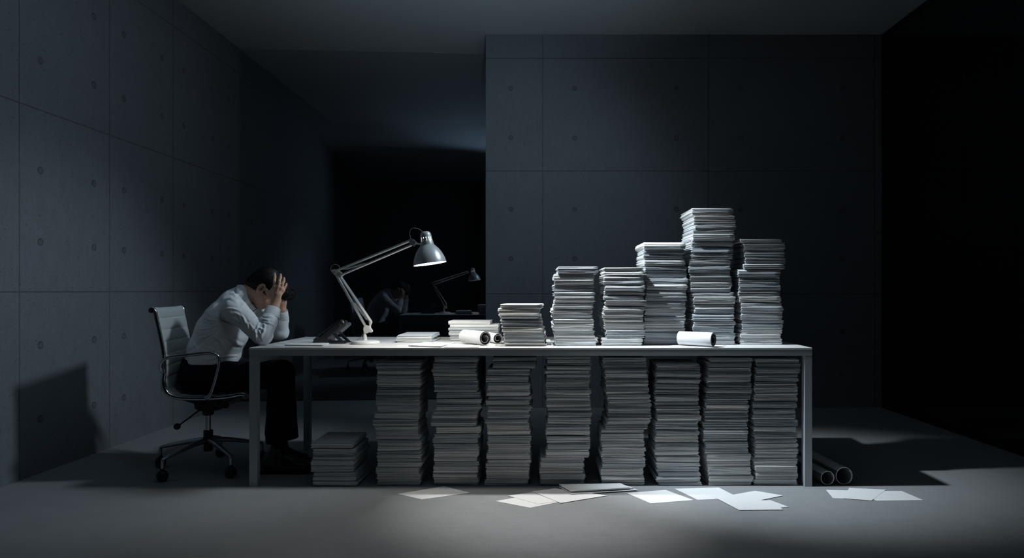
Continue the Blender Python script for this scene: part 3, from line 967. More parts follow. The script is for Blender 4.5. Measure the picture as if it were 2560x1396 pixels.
for k, an in enumerate((163, 235, 307, 19, 91)):
    a = math.radians(an)
    d_ = Vector((math.cos(a), math.sin(a), 0))
    RR = 0.295
    pts = [d_ * 0.018 + Vector((0, 0, 0.168)), d_ * 0.10 + Vector((0, 0, 0.160)), d_ * 0.20 + Vector((0, 0, 0.140)), d_ * (RR - 0.02) + Vector((0, 0, 0.124)), d_ * (RR - 0.002) + Vector((0, 0, 0.116)), d_ * RR + Vector((0, 0, 0.10)), d_ * RR + Vector((0, 0, 0.068))]
    lg = MB().tube(spline(pts, 4), [0.020 - 0.010 * min(1, j / 14) for j in range(25)], 10, flat=0.85)
    lo = lg.build('base_leg', 'alu', chair, smooth=True)
    lo.location.x = BXO
    wc = d_ * RR
    rs = random.Random(k).uniform(-0.8, 0.8)
    wa = Vector((-math.sin(a + rs), math.cos(a + rs), 0))
    ct = MB()
    for s in (-1, 1):
        ct.lathe([(0, -0.008), (0.024, -0.008), (0.0285, -0.004), (0.0285, 0.004), (0.024, 0.008), (0, 0.008)], wc + wa * (s * 0.0125) + Vector((0, 0, 0.0287)), wa, 24)
    ct.lathe([(0, -0.010), (0.030, -0.006), (0.030, 0.006), (0, 0.010)], wc + Vector((0, 0, 0.034)), wa, 20)
    ct.lathe([(0, 0.0), (0.010, 0.0), (0.010, 0.018), (0, 0.018)], wc + Vector((0, 0, 0.052)), (0, 0, 1), 12)
    ct.build('caster', 'blackplastic', lo, smooth='auto')


# ------------------------------------------------------------------ signed-distance modelling for the man
class SDF:
    def __init__(s, lo, hi, h):
        s.lo = np.array(lo, dtype=np.float64)
        s.h = h
        s.n = np.ceil((np.array(hi) - s.lo) / h).astype(int) + 1
        s.ax = [(s.lo[i] + h * np.arange(s.n[i])).astype(np.float32) for i in range(3)]
        s.f = np.full(tuple(s.n), 0.2, dtype=np.float32)

    def _sub(s, lo, hi):
        a = np.clip(np.floor((np.array(lo) - s.lo) / s.h).astype(int), 0, s.n)
        b = np.clip(np.ceil((np.array(hi) - s.lo) / s.h).astype(int) + 1, 0, s.n)
        sl = tuple(slice(int(a[i]), int(b[i])) for i in range(3))
        X = s.ax[0][sl[0]][:, None, None]
        Y = s.ax[1][sl[1]][None, :, None]
        Z = s.ax[2][sl[2]][None, None, :]
        return sl, X, Y, Z

    def _blend(s, sl, d, k, op):
        f = s.f[sl]
        if op == 'add':
            if k > 0:
                hh = np.clip(0.5 + 0.5 * (f - d) / k, 0, 1)
                s.f[sl] = f * (1 - hh) + d * hh - k * hh * (1 - hh)
            else:
                s.f[sl] = np.minimum(f, d)
        else:
            d = -d
            if k > 0:
                hh = np.clip(0.5 - 0.5 * (f - d) / k, 0, 1)
                s.f[sl] = f * (1 - hh) + d * hh + k * hh * (1 - hh)
            else:
                s.f[sl] = np.maximum(f, d)

    def cone(s, a, b, ra, rb, k=0.01, sy=1.0, op='add'):
        a = np.array(a, float)
        b = np.array(b, float)
        m = max(ra, rb) * max(sy, 1) + 2 * k + 0.02
        sl, X, Y, Z = s._sub(np.minimum(a, b) - m, np.maximum(a, b) + m)
        if s.f[sl].size == 0:
            return
        ab = b - a
        aby = ab[1] / sy
        L2 = ab[0] ** 2 + aby ** 2 + ab[2] ** 2 + 1e-12
        px, py, pz = X - a[0], (Y - a[1]) / sy, Z - a[2]
        t = np.clip((px * ab[0] + py * aby + pz * ab[2]) / L2, 0, 1)
        d = np.sqrt((px - t * ab[0]) ** 2 + (py - t * aby) ** 2 + (pz - t * ab[2]) ** 2) - (ra + (rb - ra) * t)
        s._blend(sl, d, k, op)

    def ell(s, c, r, R=None, k=0.01, op='add'):
        c = np.array(c, float)
        m = max(r) + 2 * k + 0.02
        sl, X, Y, Z = s._sub(c - m, c + m)
        if s.f[sl].size == 0:
            return
        p = [X - c[0], Y - c[1], Z - c[2]]
        if R is None:
            R = np.eye(3)
        q = [p[0] * R[i][0] + p[1] * R[i][1] + p[2] * R[i][2] for i in range(3)]
        k0 = np.sqrt(sum((q[i] / r[i]) ** 2 for i in range(3)))
        k1 = np.sqrt(sum((q[i] / (r[i] ** 2)) ** 2 for i in range(3))) + 1e-6
        d = k0 * (k0 - 1.0) / k1
        s._blend(sl, d, k, op)

    def half(s, p, nrm, lo=None, hi=None):
        """keep only the side of the plane the normal points away from, inside an optional box"""
        lo = s.lo if lo is None else lo
        hi = s.lo + s.h * s.n if hi is None else hi
        sl, X, Y, Z = s._sub(lo, hi)
        d = (X - p[0]) * nrm[0] + (Y - p[1]) * nrm[1] + (Z - p[2]) * nrm[2]
        s.f[sl] = np.maximum(s.f[sl], d)

    def mesh(s):
        f = s.f
        ins = f < 0
        c = [ins[i:f.shape[0] - 1 + i, j:f.shape[1] - 1 + j, k:f.shape[2] - 1 + k] for i in (0, 1) for j in (0, 1) for k in (0, 1)]
        cnt = np.zeros(c[0].shape, dtype=np.uint8)
        for q in c:
            cnt += q
        act = np.argwhere((cnt > 0) & (cnt < 8))
        idx = np.full(c[0].shape, -1, dtype=np.int32)
        idx[act[:, 0], act[:, 1], act[:, 2]] = np.arange(len(act))
        cor = [(i, j, k) for i in (0, 1) for j in (0, 1) for k in (0, 1)]
        val = [f[act[:, 0] + i, act[:, 1] + j, act[:, 2] + k].astype(np.float64) for i, j, k in cor]
        acc = np.zeros((len(act), 3))
        num = np.zeros(len(act))
        for a in range(8):
            for b in range(a + 1, 8):
                df = [cor[b][i] - cor[a][i] for i in range(3)]
                if sum(abs(q) for q in df) != 1:
                    continue
                va, vb = val[a], val[b]
                m = (va < 0) != (vb < 0)
                t = np.where(m, va / np.where(m, va - vb, 1), 0)
                for i in range(3):
                    acc[:, i] += np.where(m, cor[a][i] + t * df[i], 0)
                num += m
        v = s.lo + s.h * (act + acc / num[:, None])
        quads = []
        for axn in range(3):
            o1, o2 = [i for i in range(3) if i != axn]
            sh = list(f.shape)
            sa = [slice(None)] * 3
            sb = [slice(None)] * 3
            sa[axn] = slice(0, sh[axn] - 1)
            sb[axn] = slice(1, sh[axn])
            A, B = ins[tuple(sa)], ins[tuple(sb)]
            e = np.argwhere(A != B)
            e = e[(e[:, o1] > 0) & (e[:, o2] > 0) & (e[:, o1] < sh[o1] - 1) & (e[:, o2] < sh[o2] - 1)]
            flip = A[e[:, 0], e[:, 1], e[:, 2]]
            g4 = []
            for (d1, d2) in ((-1, -1), (0, -1), (0, 0), (-1, 0)):
                q = e.copy()
                q[:, o1] += d1
                q[:, o2] += d2
                g4.append(idx[q[:, 0], q[:, 1], q[:, 2]])
            Q = np.stack(g4, 1)
            if axn == 1:
                flip = ~flip
            Q[~flip] = Q[~flip][:, ::-1]
            quads.append(Q)
        return v, np.concatenate(quads)


def np_normals(v, q):
    n_ = np.cross(v[q[:, 2]] - v[q[:, 0]], v[q[:, 3]] - v[q[:, 1]])
    vn = np.zeros_like(v)
    for i in range(4):
        np.add.at(vn, q[:, i], n_)
    return vn / (np.linalg.norm(vn, axis=1)[:, None] + 1e-12)


def smooth_verts(v, q, it=2, lam=0.5):
    e = np.concatenate([q[:, [0, 1]], q[:, [1, 2]], q[:, [2, 3]], q[:, [3, 0]]])
    for _ in range(it):
        s_ = np.zeros_like(v)
        c_ = np.zeros(len(v))
        for a, b in ((0, 1), (1, 0)):
            np.add.at(s_, e[:, a], v[e[:, b]])
            np.add.at(c_, e[:, a], 1)
        v = v + lam * (s_ / c_[:, None] - v)
    return v


def np_obj(name, v, q, mats, parent=None, matidx=None):
    me = bpy.data.meshes.new(name)
    me.vertices.add(len(v))
    me.vertices.foreach_set('co', v.astype(np.float32).ravel())
    me.loops.add(len(q) * 4)
    me.loops.foreach_set('vertex_index', q.astype(np.int32).ravel())
    me.polygons.add(len(q))
    me.polygons.foreach_set('loop_start', np.arange(0, len(q) * 4, 4, dtype=np.int32))
    me.polygons.foreach_set('loop_total', np.full(len(q), 4, dtype=np.int32))
    for m in mats:
        me.materials.append(M_[m])
    if matidx is not None:
        me.polygons.foreach_set('material_index', matidx.astype(np.int32))
    me.polygons.foreach_set('use_smooth', np.ones(len(q), dtype=bool))
    me.update(calc_edges=True)
    me.validate()
    o = bpy.data.objects.new(name, me)
    COL.objects.link(o)
    if parent is not None:
        keep(o, parent)
    return o


YM = 3.93                      # the plane through the middle of the man
fv = Vector((0.588, 0, -0.809))
uv = Vector((0.809, 0, 0.588))
H0 = P(668, 720, YM)
RM = np.array([[fv.x, 0, fv.z], [0, 1, 0], [uv.x, 0, uv.z]])


def hd(f, y, u):
    return H0 + fv * f + uv * u + Vector((0, y, 0))


def mir(p, dx=0.0):
    return Vector((p.x + dx, 2 * YM - p.y, p.z))


# joints of the near (right) side
SH = P(587, 774, 3.768)
EL = P(655, 840, 3.745)
WR = P(687, 767, 3.822)
hand = {
    'wr': WR,
    'heel': P(690, 752, 3.826),
    'palm': P(694, 737, 3.822),
    'i': [P(687, 716, 3.826), P(686.5, 703, 3.824), P(687, 694, 3.833), P(687.3, 686, 3.846)],
    'm': [P(696.5, 718, 3.822), P(698.5, 704, 3.823), P(701, 695, 3.834), P(701.9, 688, 3.848)],
    'r': [P(704, 722, 3.826), P(706.5, 711, 3.830), P(709.5, 703, 3.842), P(710.6, 697, 3.854)],
    'p': [P(708.5, 727, 3.834), P(712, 719.5, 3.842), P(715, 714, 3.852), P(716.4, 711, 3.861)],
    't': [P(683, 748, 3.838), P(674, 738, 3.840), P(667.5, 729.5, 3.840), P(663.5, 722.5, 3.841)],
}


def add_hand(S_, T):
    S_.cone(T(hand['wr']), T(hand['heel']), 0.0265, 0.0265, 0.012, 0.70)
    S_.cone(T(hand['heel'] + Vector((-0.012, 0.004, -0.004))), T(hand['t'][0]), 0.017, 0.015, 0.008)
    S_.cone(T(hand['heel']), T(hand['palm']), 0.0225, 0.024, 0.012, 0.62)
    for c, r0 in (('i', 0.0094), ('m', 0.0096), ('r', 0.0092), ('p', 0.0085)):
        S_.cone(T(hand['heel'].lerp(hand['palm'], 0.2)), T(hand[c][0]), 0.014, r0 * 1.05, 0.006)
    for a, b in (('i', 'm'), ('m', 'r'), ('r', 'p')):
        S_.cone(T(hand[a][0]), T(hand[b][0]), 0.0088, 0.0086, 0.004)
    S_.cone(T(hand['heel']), T(hand['t'][0]), 0.018, 0.0145, 0.008)
    S_.cone(T(hand['t'][0]), T(hand['i'][0]), 0.011, 0.008, 0.008)
    S_.cone(T(hand['t'][1]), T(hand['i'][0]), 0.009, 0.0075, 0.009)
    S_.cone(T(hand['t'][1].lerp(hand['t'][2], 0.5)), T(hand['i'][0]), 0.0075, 0.0065, 0.009)
    for c, r0 in (('i', 0.0086), ('m', 0.0088), ('r', 0.0083), ('p', 0.0072)):
        j = hand[c]
        rr = [r0 * 1.04, r0 * 0.97, r0 * 0.92, r0 * 0.80]
        for q in range(3):
            S_.cone(T(j[q]), T(j[q + 1]), rr[q], rr[q + 1], 0.0012)
        for q in (0, 1, 2):
            S_.ell(T(j[q]), (rr[q] * 1.07,) * 3, k=0.003)
    j = hand['t']
    rr = [0.0135, 0.0110, 0.0102, 0.0085]
    for q in range(3):
        S_.cone(T(j[q]), T(j[q + 1]), rr[q], rr[q + 1], 0.003)


idt = lambda p: Vector(p)
FDX = -0.047


def mt(p):
    q_ = mir(p, FDX)
    q_.z -= 0.020 * max(0.0, min(1.0, (q_.z - 0.80) / 0.15))
    if q_.z > 1.02:
        q_.x -= (q_.z - 1.02) * 0.25
        q_.z = 1.02 + (q_.z - 1.02) * 0.60
    return q_



HIP = Vector((-1.985, YM - 0.09, 0.555))
KN = Vector((-1.505, YM - 0.088, 0.555))
AN = Vector((-1.520, YM - 0.072, 0.10))

B = SDF((-2.16, 3.62, 0.0), (-1.30, 4.24, 1.22), 0.0032)
# trunk and legs (under the clothes)
B.cone(Vector((-1.975, YM, 0.57)), Vector((-1.945, YM, 0.70)), 0.092, 0.084, 0.03, 1.45)
B.cone(Vector((-1.945, YM, 0.70)), Vector((-1.860, YM, 0.85)), 0.084, 0.078, 0.03, 1.45)
B.cone(Vector((-1.860, YM, 0.85)), Vector((-1.785, YM, 0.955)), 0.078, 0.060, 0.03, 1.45)
def mirl(p):
    return mir(p, -0.065 if p.x > -1.7 else 0.0)


for T in (idt, mirl):
    B.cone(T(HIP), T(KN), 0.070, 0.046, 0.03)
    B.cone(T(KN), T(AN), 0.046, 0.030, 0.02)
for T, ds in ((idt, 0), (mt, 1)):
    B.cone(Vector((-1.785, YM, 0.955)), T(SH), 0.055, 0.045, 0.03)
    B.cone(T(SH), T(EL), 0.045, 0.034, 0.02)
    B.cone(T(EL), T(WR), 0.036, 0.0235, 0.01)
    add_hand(B, T)
# neck and head
B.cone(P(597, 752, YM), hd(-0.035, 0, -0.055), 0.058, 0.054, 0.02)
B.ell(hd(-0.006, 0, 0.022), (0.094, 0.074, 0.088), RM, 0.01)
B.ell(hd(0.022, 0, -0.030), (0.072, 0.062, 0.075), RM, 0.02)
B.ell(hd(0.048, 0, -0.078), (0.040, 0.042, 0.034), RM, 0.022)
B.ell(hd(0.066, 0, -0.098), (0.019, 0.020, 0.015), RM, 0.014)
B.ell(hd(0.010, 0, -0.070), (0.050, 0.050, 0.030), RM, 0.02)
B.ell(hd(0.088, 0, 0.020), (0.010, 0.045, 0.010), RM, 0.014)
for s in (-1, 1):
    B.ell(hd(0.094, s * 0.031, -0.002), (0.016, 0.017, 0.011), RM, 0.010, 'sub')
    B.ell(hd(0.076, s * 0.031, -0.003), (0.014, 0.015, 0.011), RM, 0.003)
    B.ell(hd(0.062, s * 0.046, -0.036), (0.022, 0.018, 0.020), RM, 0.016)
B.cone(hd(0.092, 0, 0.006), hd(0.113, 0, -0.033), 0.008, 0.0105, 0.008)
for s in (-1, 1):
    B.ell(hd(0.103, s * 0.012, -0.036), (0.010, 0.008, 0.007), RM, 0.005)
B.ell(hd(0.088, 0, -0.062), (0.016, 0.026, 0.016), RM, 0.012)
B.ell(hd(0.1005, 0, -0.0585), (0.0068, 0.021, 0.0048), RM, 0.003)
B.ell(hd(0.0985, 0, -0.0685), (0.0072, 0.018, 0.0055), RM, 0.003)
# ears
for s in (-1, 1):
    e0 = hd(0.0, s * 0.0745, -0.004)
    B.ell(e0 + Vector((0, s * 0.004, 0)), (0.019, 0.0085, 0.031), RM, 0.006)
    B.ell(e0 + Vector((0, s * 0.008, 0)) + fv * 0.004, (0.0100, 0.0135, 0.018), RM, 0.002, 'sub')
    hx_ = [(-0.004, -0.018), (-0.015, -0.006), (-0.0175, 0.010), (-0.013, 0.024), (-0.002, 0.0305), (0.010, 0.026), (0.014, 0.014), (0.010, 0.004)]
    for a_, b_ in zip(hx_[:-1], hx_[1:]):
        B.cone(e0 + fv * a_[0] + uv * a_[1] + Vector((0, s * 0.0115, 0)), e0 + fv * b_[0] + uv * b_[1] + Vector((0, s * 0.0115, 0)), 0.0033, 0.0033, 0.003)
    B.ell(e0 + uv * -0.029 + fv * 0.004 + Vector((0, s * 0.004, 0)), (0.008, 0.005, 0.009), RM, 0.005)
    B.ell(e0 + fv * 0.013 + uv * -0.006 + Vector((0, s * 0.004, 0)), (0.004, 0.004, 0.007), RM, 0.003)
v, q = B.mesh()
v = smooth_verts(v, q, 2, 0.4)
# tendons on the back of the near hand, creases over the finger joints
vn = np_normals(v, q)
cen = v[q].mean(axis=1)
L1 = np.array(hd(0.101, 0, -0.0635))
dl = (cen - L1) @ RM.T
lip = (np.abs(dl[:, 1]) < 0.022) & (np.abs(dl[:, 2]) < 0.0095 * (1 - (dl[:, 1] / 0.024) ** 2)) & (np.abs(dl[:, 0]) < 0.014)
for T in (idt,):
    for c in 'imr':
        a = np.array(hand['heel'].lerp(hand['palm'], 0.3))
        b = np.array(hand[c][0])
        t = ((v - a) @ (b - a)) / ((b - a) @ (b - a))
        d = np.linalg.norm(v - (a + np.clip(t, 0, 1)[:, None] * (b - a)), axis=1)
        dx = v - (a + np.clip(t, 0, 1)[:, None] * (b - a))
        per = np.abs(dx @ np.array([b[2] - a[2], 0, a[0] - b[0]])) / np.linalg.norm(b - a)
        m = (t > 0.1) & (t < 1.1) & (vn[:, 1] < -0.3) & (d < 0.03)
        v[m] += vn[m] * (0.0016 * np.exp(-(per[m] / 0.0026) ** 2) * np.sin(PI * np.clip(t[m] / 1.15, 0, 1)))[:, None]
person_loc = Vector((-1.99, YM, 0.0))
man = np_obj('person', v, q, ['skin', 'lips'], matidx=lip.astype(int))
man.data.transform(Matrix.Translation(-person_loc))
man.location = person_loc
tag(man, 'person in white shirt and dark trousers slumped at desk holding head in both hands', 'person')
bpy.context.view_layer.update()
# fingernails
nl = MB()
for T, s in ((idt, -1), (mt, 1)):
    for c, w_ in (('i', 0.0050), ('m', 0.0052), ('r', 0.0050), ('p', 0.0042)):
        a, b = T(hand[c][2]), T(hand[c][3])
        d_ = (b - a).normalized()
        o2 = (Vector((0, s, 0)) - d_ * (d_.y * s)).normalized()
        sd = d_.cross(o2)
        cpt = b + d_ * 0.0015
        rr = (0.0068 if c != 'p' else 0.0057) + 0.0006
        g = []
        for j in range(5):
            for i in range(5):
                x = (i - 2) / 2
                y = (j - 2) / 2
                lift = math.sqrt(max(0.0, 1 - (x * 0.75) ** 2))
                g.append(cpt + sd * (x * w_) + d_ * (y * 0.0055) + o2 * (rr * lift - 0.0003 - 0.0012 * max(0, y)))
        nl.add(g, [[j * 5 + i, j * 5 + i + 1, j * 5 + i + 6, j * 5 + i + 5] for j in range(4) for i in range(4)])
keep(nl.build('fingernails', 'nail', smooth=True), man)

# hair: a soft volume plus combed locks
Hh = SDF((-1.80, 3.80, 0.95), (-1.40, 4.06, 1.24), 0.0026)
Hh.ell(hd(-0.014, 0, 0.027), (0.098, 0.080, 0.088), RM, 0.01)
Hh.ell(hd(-0.050, 0, -0.015), (0.064, 0.074, 0.060), RM, 0.02)
Hh.ell(hd(-0.068, 0, -0.050), (0.034, 0.052, 0.034), RM, 0.02)
Hh.ell(hd(0.060, 0, 0.068), (0.050, 0.060, 0.036), RM, 0.02)
Hh.ell(hd(0.034, 0, 0.006), (0.022, 0.0775, 0.030), RM, 0.012)
Hh.ell(hd(0.088, 0.004, 0.068), (0.036, 0.052, 0.034), RM, 0.018)
Hh.ell(hd(0.108, 0.006, 0.080), (0.024, 0.044, 0.032), RM, 0.014)
# clear the face and the ears
Hh.ell(hd(0.112, 0, -0.055), (0.066, 0.10, 0.080), RM, 0.010, 'sub')
Hh.ell(hd(0.045, 0, -0.115), (0.085, 0.12, 0.075), RM, 0.010, 'sub')
for s in (-1, 1):
    Hh.ell(hd(0.0, s * 0.086, -0.010), (0.0215, 0.016, 0.034), RM, 0.004, 'sub')
hv, hq = Hh.mesh()
hv = smooth_verts(hv, hq, 2, 0.5)
hn = np_normals(hv, hq)
lc = (hv - np.array(hd(-0.03, 0, 0.10))) @ RM.T       # grooves run away from the crown
ang = np.arctan2(lc[:, 1], lc[:, 0] + 1e-6)
rad = np.sqrt(lc[:, 1] ** 2 + lc[:, 0] ** 2)
gv = 0.0012 * np.sin(ang * 46 + 5 * np.sin(rad * 40)) + 0.0014 * np.sin(ang * 23 + 9 * rad * 10)
hv = hv + hn * gv[:, None]
hair = np_obj('hair', hv, hq, ['hair'], man)
rh = random.Random(11)
lk = MB()
hn = np_normals(hv, hq)
from mathutils.kdtree import KDTree
kd = KDTree(len(hv))
for i, p in enumerate(hv):
    kd.insert(p, i)
kd.balance()
crown = hd(-0.035, 0, 0.115)
cand = list(range(len(hv)))
for _ in range(1900):
    i = rh.choice(cand)
    p = Vector(hv[i])
    nn = Vector(hn[i])
    dirv = p - crown
    front = (p - H0).dot(fv) > 0.055
    pts = []
    cur = p.copy()
    L_ = rh.uniform(0.018, 0.040)
    st_ = L_ / 5
    wob = rh.uniform(-0.5, 0.5)
    for k in range(6):
        _, j, _ = kd.find(cur)
        nn = Vector(hn[j])
        dv = cur - crown
        if front:
            dv = dv * 0.6 + Vector((0.3, wob * 0.4, -1.0)) * 0.05
        dv = dv + nn.cross(dv) * wob
        dv = dv - nn * dv.dot(nn)
        if dv.length < 1e-5:
            dv = Vector((0, 1, 0))
        dv.normalize()
        off = (0.0004 + (0.003 if front else 0.0002) * (k / 5))
        surf = Vector(hv[j])
        pts.append(cur * 0.3 + surf * 0.7 + nn * off)
        cur = pts[-1] + dv * st_ - nn * 0.0
    r0 = rh.uniform(0.0005, 0.0011)
    lk.tube(pts, [r0 * 0.5, r0, r0, r0 * 0.8, r0 * 0.5, r0 * 0.12], 4, cap=False)
# loose fringe ends
for _ in range(120):
    u_, y_ = rh.uniform(0.03, 0.09), rh.uniform(-0.045, 0.05)
    a = hd(rh.uniform(0.098, 0.122), y_, u_ + 0.008)
    pts = [a]
    d_ = Vector((0.35 + rh.uniform(-0.3, 0.3), rh.uniform(-0.3, 0.3), -1)).normalized()
    for k in range(5):
        d_ = (d_ + Vector((rh.uniform(-0.25, 0.12), rh.uniform(-0.2, 0.2), -0.1))).normalized()
        pts.append(pts[-1] + d_ * rh.uniform(0.002, 0.0045))
    r0 = rh.uniform(0.0006, 0.0012)
    lk.tube(pts, [r0, r0, r0 * 0.9, r0 * 0.7, r0 * 0.5, r0 * 0.1], 4, cap=False)
keep(lk.build('hair_locks', 'hair', smooth=True), man)
lkob = bpy.data.objects['hair_locks']
lkob['kind'] = 'stuff'
# eyebrows
eb = MB()
for s in (-1, 1):
    eb.tube([hd(0.0945, s * 0.014, 0.014), hd(0.0935, s * 0.028, 0.0185), hd(0.082, s * 0.045, 0.016)], [0.002, 0.003, 0.0012], 6, flat=0.6)
keep(eb.build('eyebrows', 'hair', smooth=True), man)

# shirt
C = SDF((-2.16, 3.62, 0.58), (-1.40, 4.24, 1.12), 0.0040)
def tq(px, py):
    return P(px, py, YM)
C.cone(tq(531, 902), tq(538, 872), 0.133, 0.126, 0.03, 1.36)
C.cone(tq(538, 872), tq(553, 828), 0.126, 0.120, 0.03, 1.40)
C.cone(tq(553, 828), tq(575, 792), 0.120, 0.112, 0.03, 1.45)
C.cone(tq(575, 792), tq(591, 759), 0.112, 0.082, 0.03, 1.5)
C.cone(tq(591, 759), tq(603, 749), 0.082, 0.070, 0.03, 1.25)
C.cone(tq(603, 749), tq(632, 741), 0.070, 0.064, 0.02, 0.92)
# loose front of the shirt bellying over the waist
C.ell(tq(584, 844), (0.064, 0.12, 0.070), None, 0.04)
C.ell(tq(564, 896), (0.050, 0.13, 0.028), None, 0.03)
for T in (idt, mt):
    C.cone(tuple(Vector((-1.81, YM, 0.955))), T(SH), 0.066, 0.060, 0.03)
    C.cone(T(SH), T(EL), 0.060, 0.051, 0.025)
    C.cone(T(EL), T(EL) .lerp(T(WR), 0.5), 0.0495, 0.046, 0.012)
    C.cone(T(EL).lerp(T(WR), 0.5), T(WR) + (T(EL) - T(WR)) * 0.10, 0.046, 0.0335, 0.012, 0.95)
    C.cone(T(EL) + Vector((0.01, 0, -0.002)), T(EL), 0.045, 0.045, 0.015)
# cut: hem, cuffs, neck
C.half(tq(525, 905), (-0.03, 0, -1))
for T in (idt, mt):
    wr = T(WR)
    ad = (wr - T(EL)).normalized()
    C.half(wr - ad * 0.012, ad, wr - Vector((0.075, 0.06, 0.06)), wr + Vector((0.075, 0.06, 0.12)))
neck_dir = Vector((0.944, 0, 0.33))
nc0 = P(627, 743, YM)
C.half(nc0, neck_dir, nc0 - Vector((0.13, 0.09, 0.10)), nc0 + Vector((0.06, 0.09, 0.10)))
# nothing sinks into the desk
C.half((0, 0, DT + 0.0015), (0, 0, -1), (DX0 - 0.002, 3.5, 0.6), (-1.2, 4.3, 0.80))
sv, sq = C.mesh()
sv = smooth_verts(sv, sq, 3, 0.5)
sn = np_normals(sv, sq)
px_ = CX + sv[:, 0] * F / sv[:, 1]
py_ = CY - (sv[:, 2] - CH) * F / sv[:, 1]
disp = np.zeros(len(sv))


def crease(x0, y0, x1, y1, amp, wdt, ym=3.76, side=-1):
    """a fold along a line in the upright plane at depth ym"""
    global disp
    a, b = P(x0, y0, ym), P(x1, y1, ym)
    A = np.array([a.x, a.z])
    Bv = np.array([b.x, b.z])
    p = sv[:, [0, 2]]
    t = ((p - A) @ (Bv - A)) / ((Bv - A) @ (Bv - A))
    tc_ = np.clip(t, 0, 1)
    bend = 0.12 * np.sin(PI * tc_) * np.linalg.norm(Bv - A)
    nrm2 = np.array([-(Bv - A)[1], (Bv - A)[0]]) / np.linalg.norm(Bv - A)
    cc = A + tc_[:, None] * (Bv - A) + bend[:, None] * nrm2
    d = np.linalg.norm(p - cc, axis=1)
    w_ = wdt * S_PX * 0.85
    g_ = np.exp(-(d / w_) ** 2) * np.clip(np.sin(PI * np.clip(t * 0.9 + 0.05, 0, 1)), 0, 1) ** 0.6
    g2 = np.exp(-((d - 1.6 * w_) / w_) ** 2) * 0.5 * np.clip(np.sin(PI * np.clip(t, 0, 1)), 0, 1)
    fade = np.clip(-sn[:, 1] * 1.8 + 0.35, 0, 1) if side < 0 else np.clip(sn[:, 1] * 1.8 + 0.35, 0, 1)
    msk = fade * ((sv[:, 1] < YM) if side < 0 else (sv[:, 1] > YM - 0.02))
    disp += 1.35 * amp * (g_ - g2) * msk


S_PX = 3.76 / F
folds = [
    (540, 798, 590, 806, -0.004, 3), (545, 806, 600, 822, -0.003, 3), (560, 778, 610, 776, 0.003, 3),
    (606, 790, 616, 812, 0.004, 2.6), (612, 786, 626, 818, 0.0045, 2.8), (622, 800, 634, 826, 0.004, 2.6), (632, 806, 646, 834, 0.0035, 2.4),
    (644, 815, 652, 852, 0.0045, 2.6), (650, 822, 664, 848, -0.0035, 2.4), (640, 828, 648, 856, -0.003, 2.4),
    (658, 800, 676, 802, 0.0040, 2.4), (655, 808, 676, 812, -0.0035, 2.4), (664, 793, 684, 795, 0.003, 2.2), (654, 818, 672, 830, 0.004, 2.6), (672, 806, 688, 820, 0.003, 2.6),
    (552, 838, 575, 886, 0.0065, 4), (536, 842, 548, 876, 0.0045, 4), (530, 815, 500, 862, -0.003, 5), (524, 822, 470, 880, -0.003, 5),
    (545, 800, 505, 790, 0.003, 4), (590, 830, 584, 870, 0.006, 5), (520, 900, 575, 903, 0.005, 3), (480, 895, 530, 888, 0.003, 3),
    (560, 735, 580, 744, 0.0035, 2.5), (565, 744, 590, 742, -0.003, 2.4), (556, 750, 596, 752, 0.003, 3), (600, 745, 612, 765, 0.003, 3),
    (540, 797, 582, 826, -0.009, 2.6), (580, 824, 622, 850, -0.009, 2.6), (538, 806, 505, 800, 0.0045, 2.2), (540, 812, 500, 822, 0.0045, 2.2), (545, 818, 500, 846, 0.0045, 2.4), (552, 822, 520, 862, 0.004, 2.6),
    (575, 870, 590, 892, -0.005, 3), (600, 852, 580, 892, 0.005, 3.5), (515, 868, 545, 895, 0.003, 4), (470, 850, 500, 890, 0.002, 4),
]
for fo_ in folds:
    crease(*fo_)
for fo_ in [(705, 800, 690, 835, 0.004, 3), (716, 800, 712, 840, 0.004, 3), (700, 820, 715, 850, -0.003, 3), (690, 790, 715, 795, 0.003, 2.5), (640, 790, 665, 800, 0.004, 3), (645, 800, 668, 808, -0.003, 3), (650, 778, 668, 790, 0.003, 3)]:
    crease(*fo_, ym=4.05, side=-1)
# shoulder seam
crease(552, 796, 548, 752, -0.0022, 1.3)
crease(548, 752, 566, 734, -0.0022, 1.3)
fine = np.array([noise.noise(Vector((x * 14, y * 9, z * 10))) * 0.0045 + noise.noise(Vector((x * 34 + z * 20, y * 20, z * 22))) * 0.0018 for x, y, z in sv])
low = (sv[:, 2] < DT + 0.01) & (sv[:, 0] > DX0 - 0.01)
disp = np.where(low, 0, disp + fine)
disp = np.where((sv[:, 2] < DT + 0.025) & (sv[:, 0] > DX0 - 0.01), np.maximum(disp, 0) * 0.3, disp)
sv = sv + sn * disp[:, None]
sel = (sv[:, 2] < DT + 0.0012) & (sv[:, 0] > DX0 - 0.004)
sv[sel, 2] = DT + 0.0012
shirt = np_obj('shirt', sv, sq, ['shirt'], man)
# hem band hanging open at the front
hem = MB()
hp_ = [(463, 911), (480, 914), (520, 915.5), (560, 914), (588, 911)]
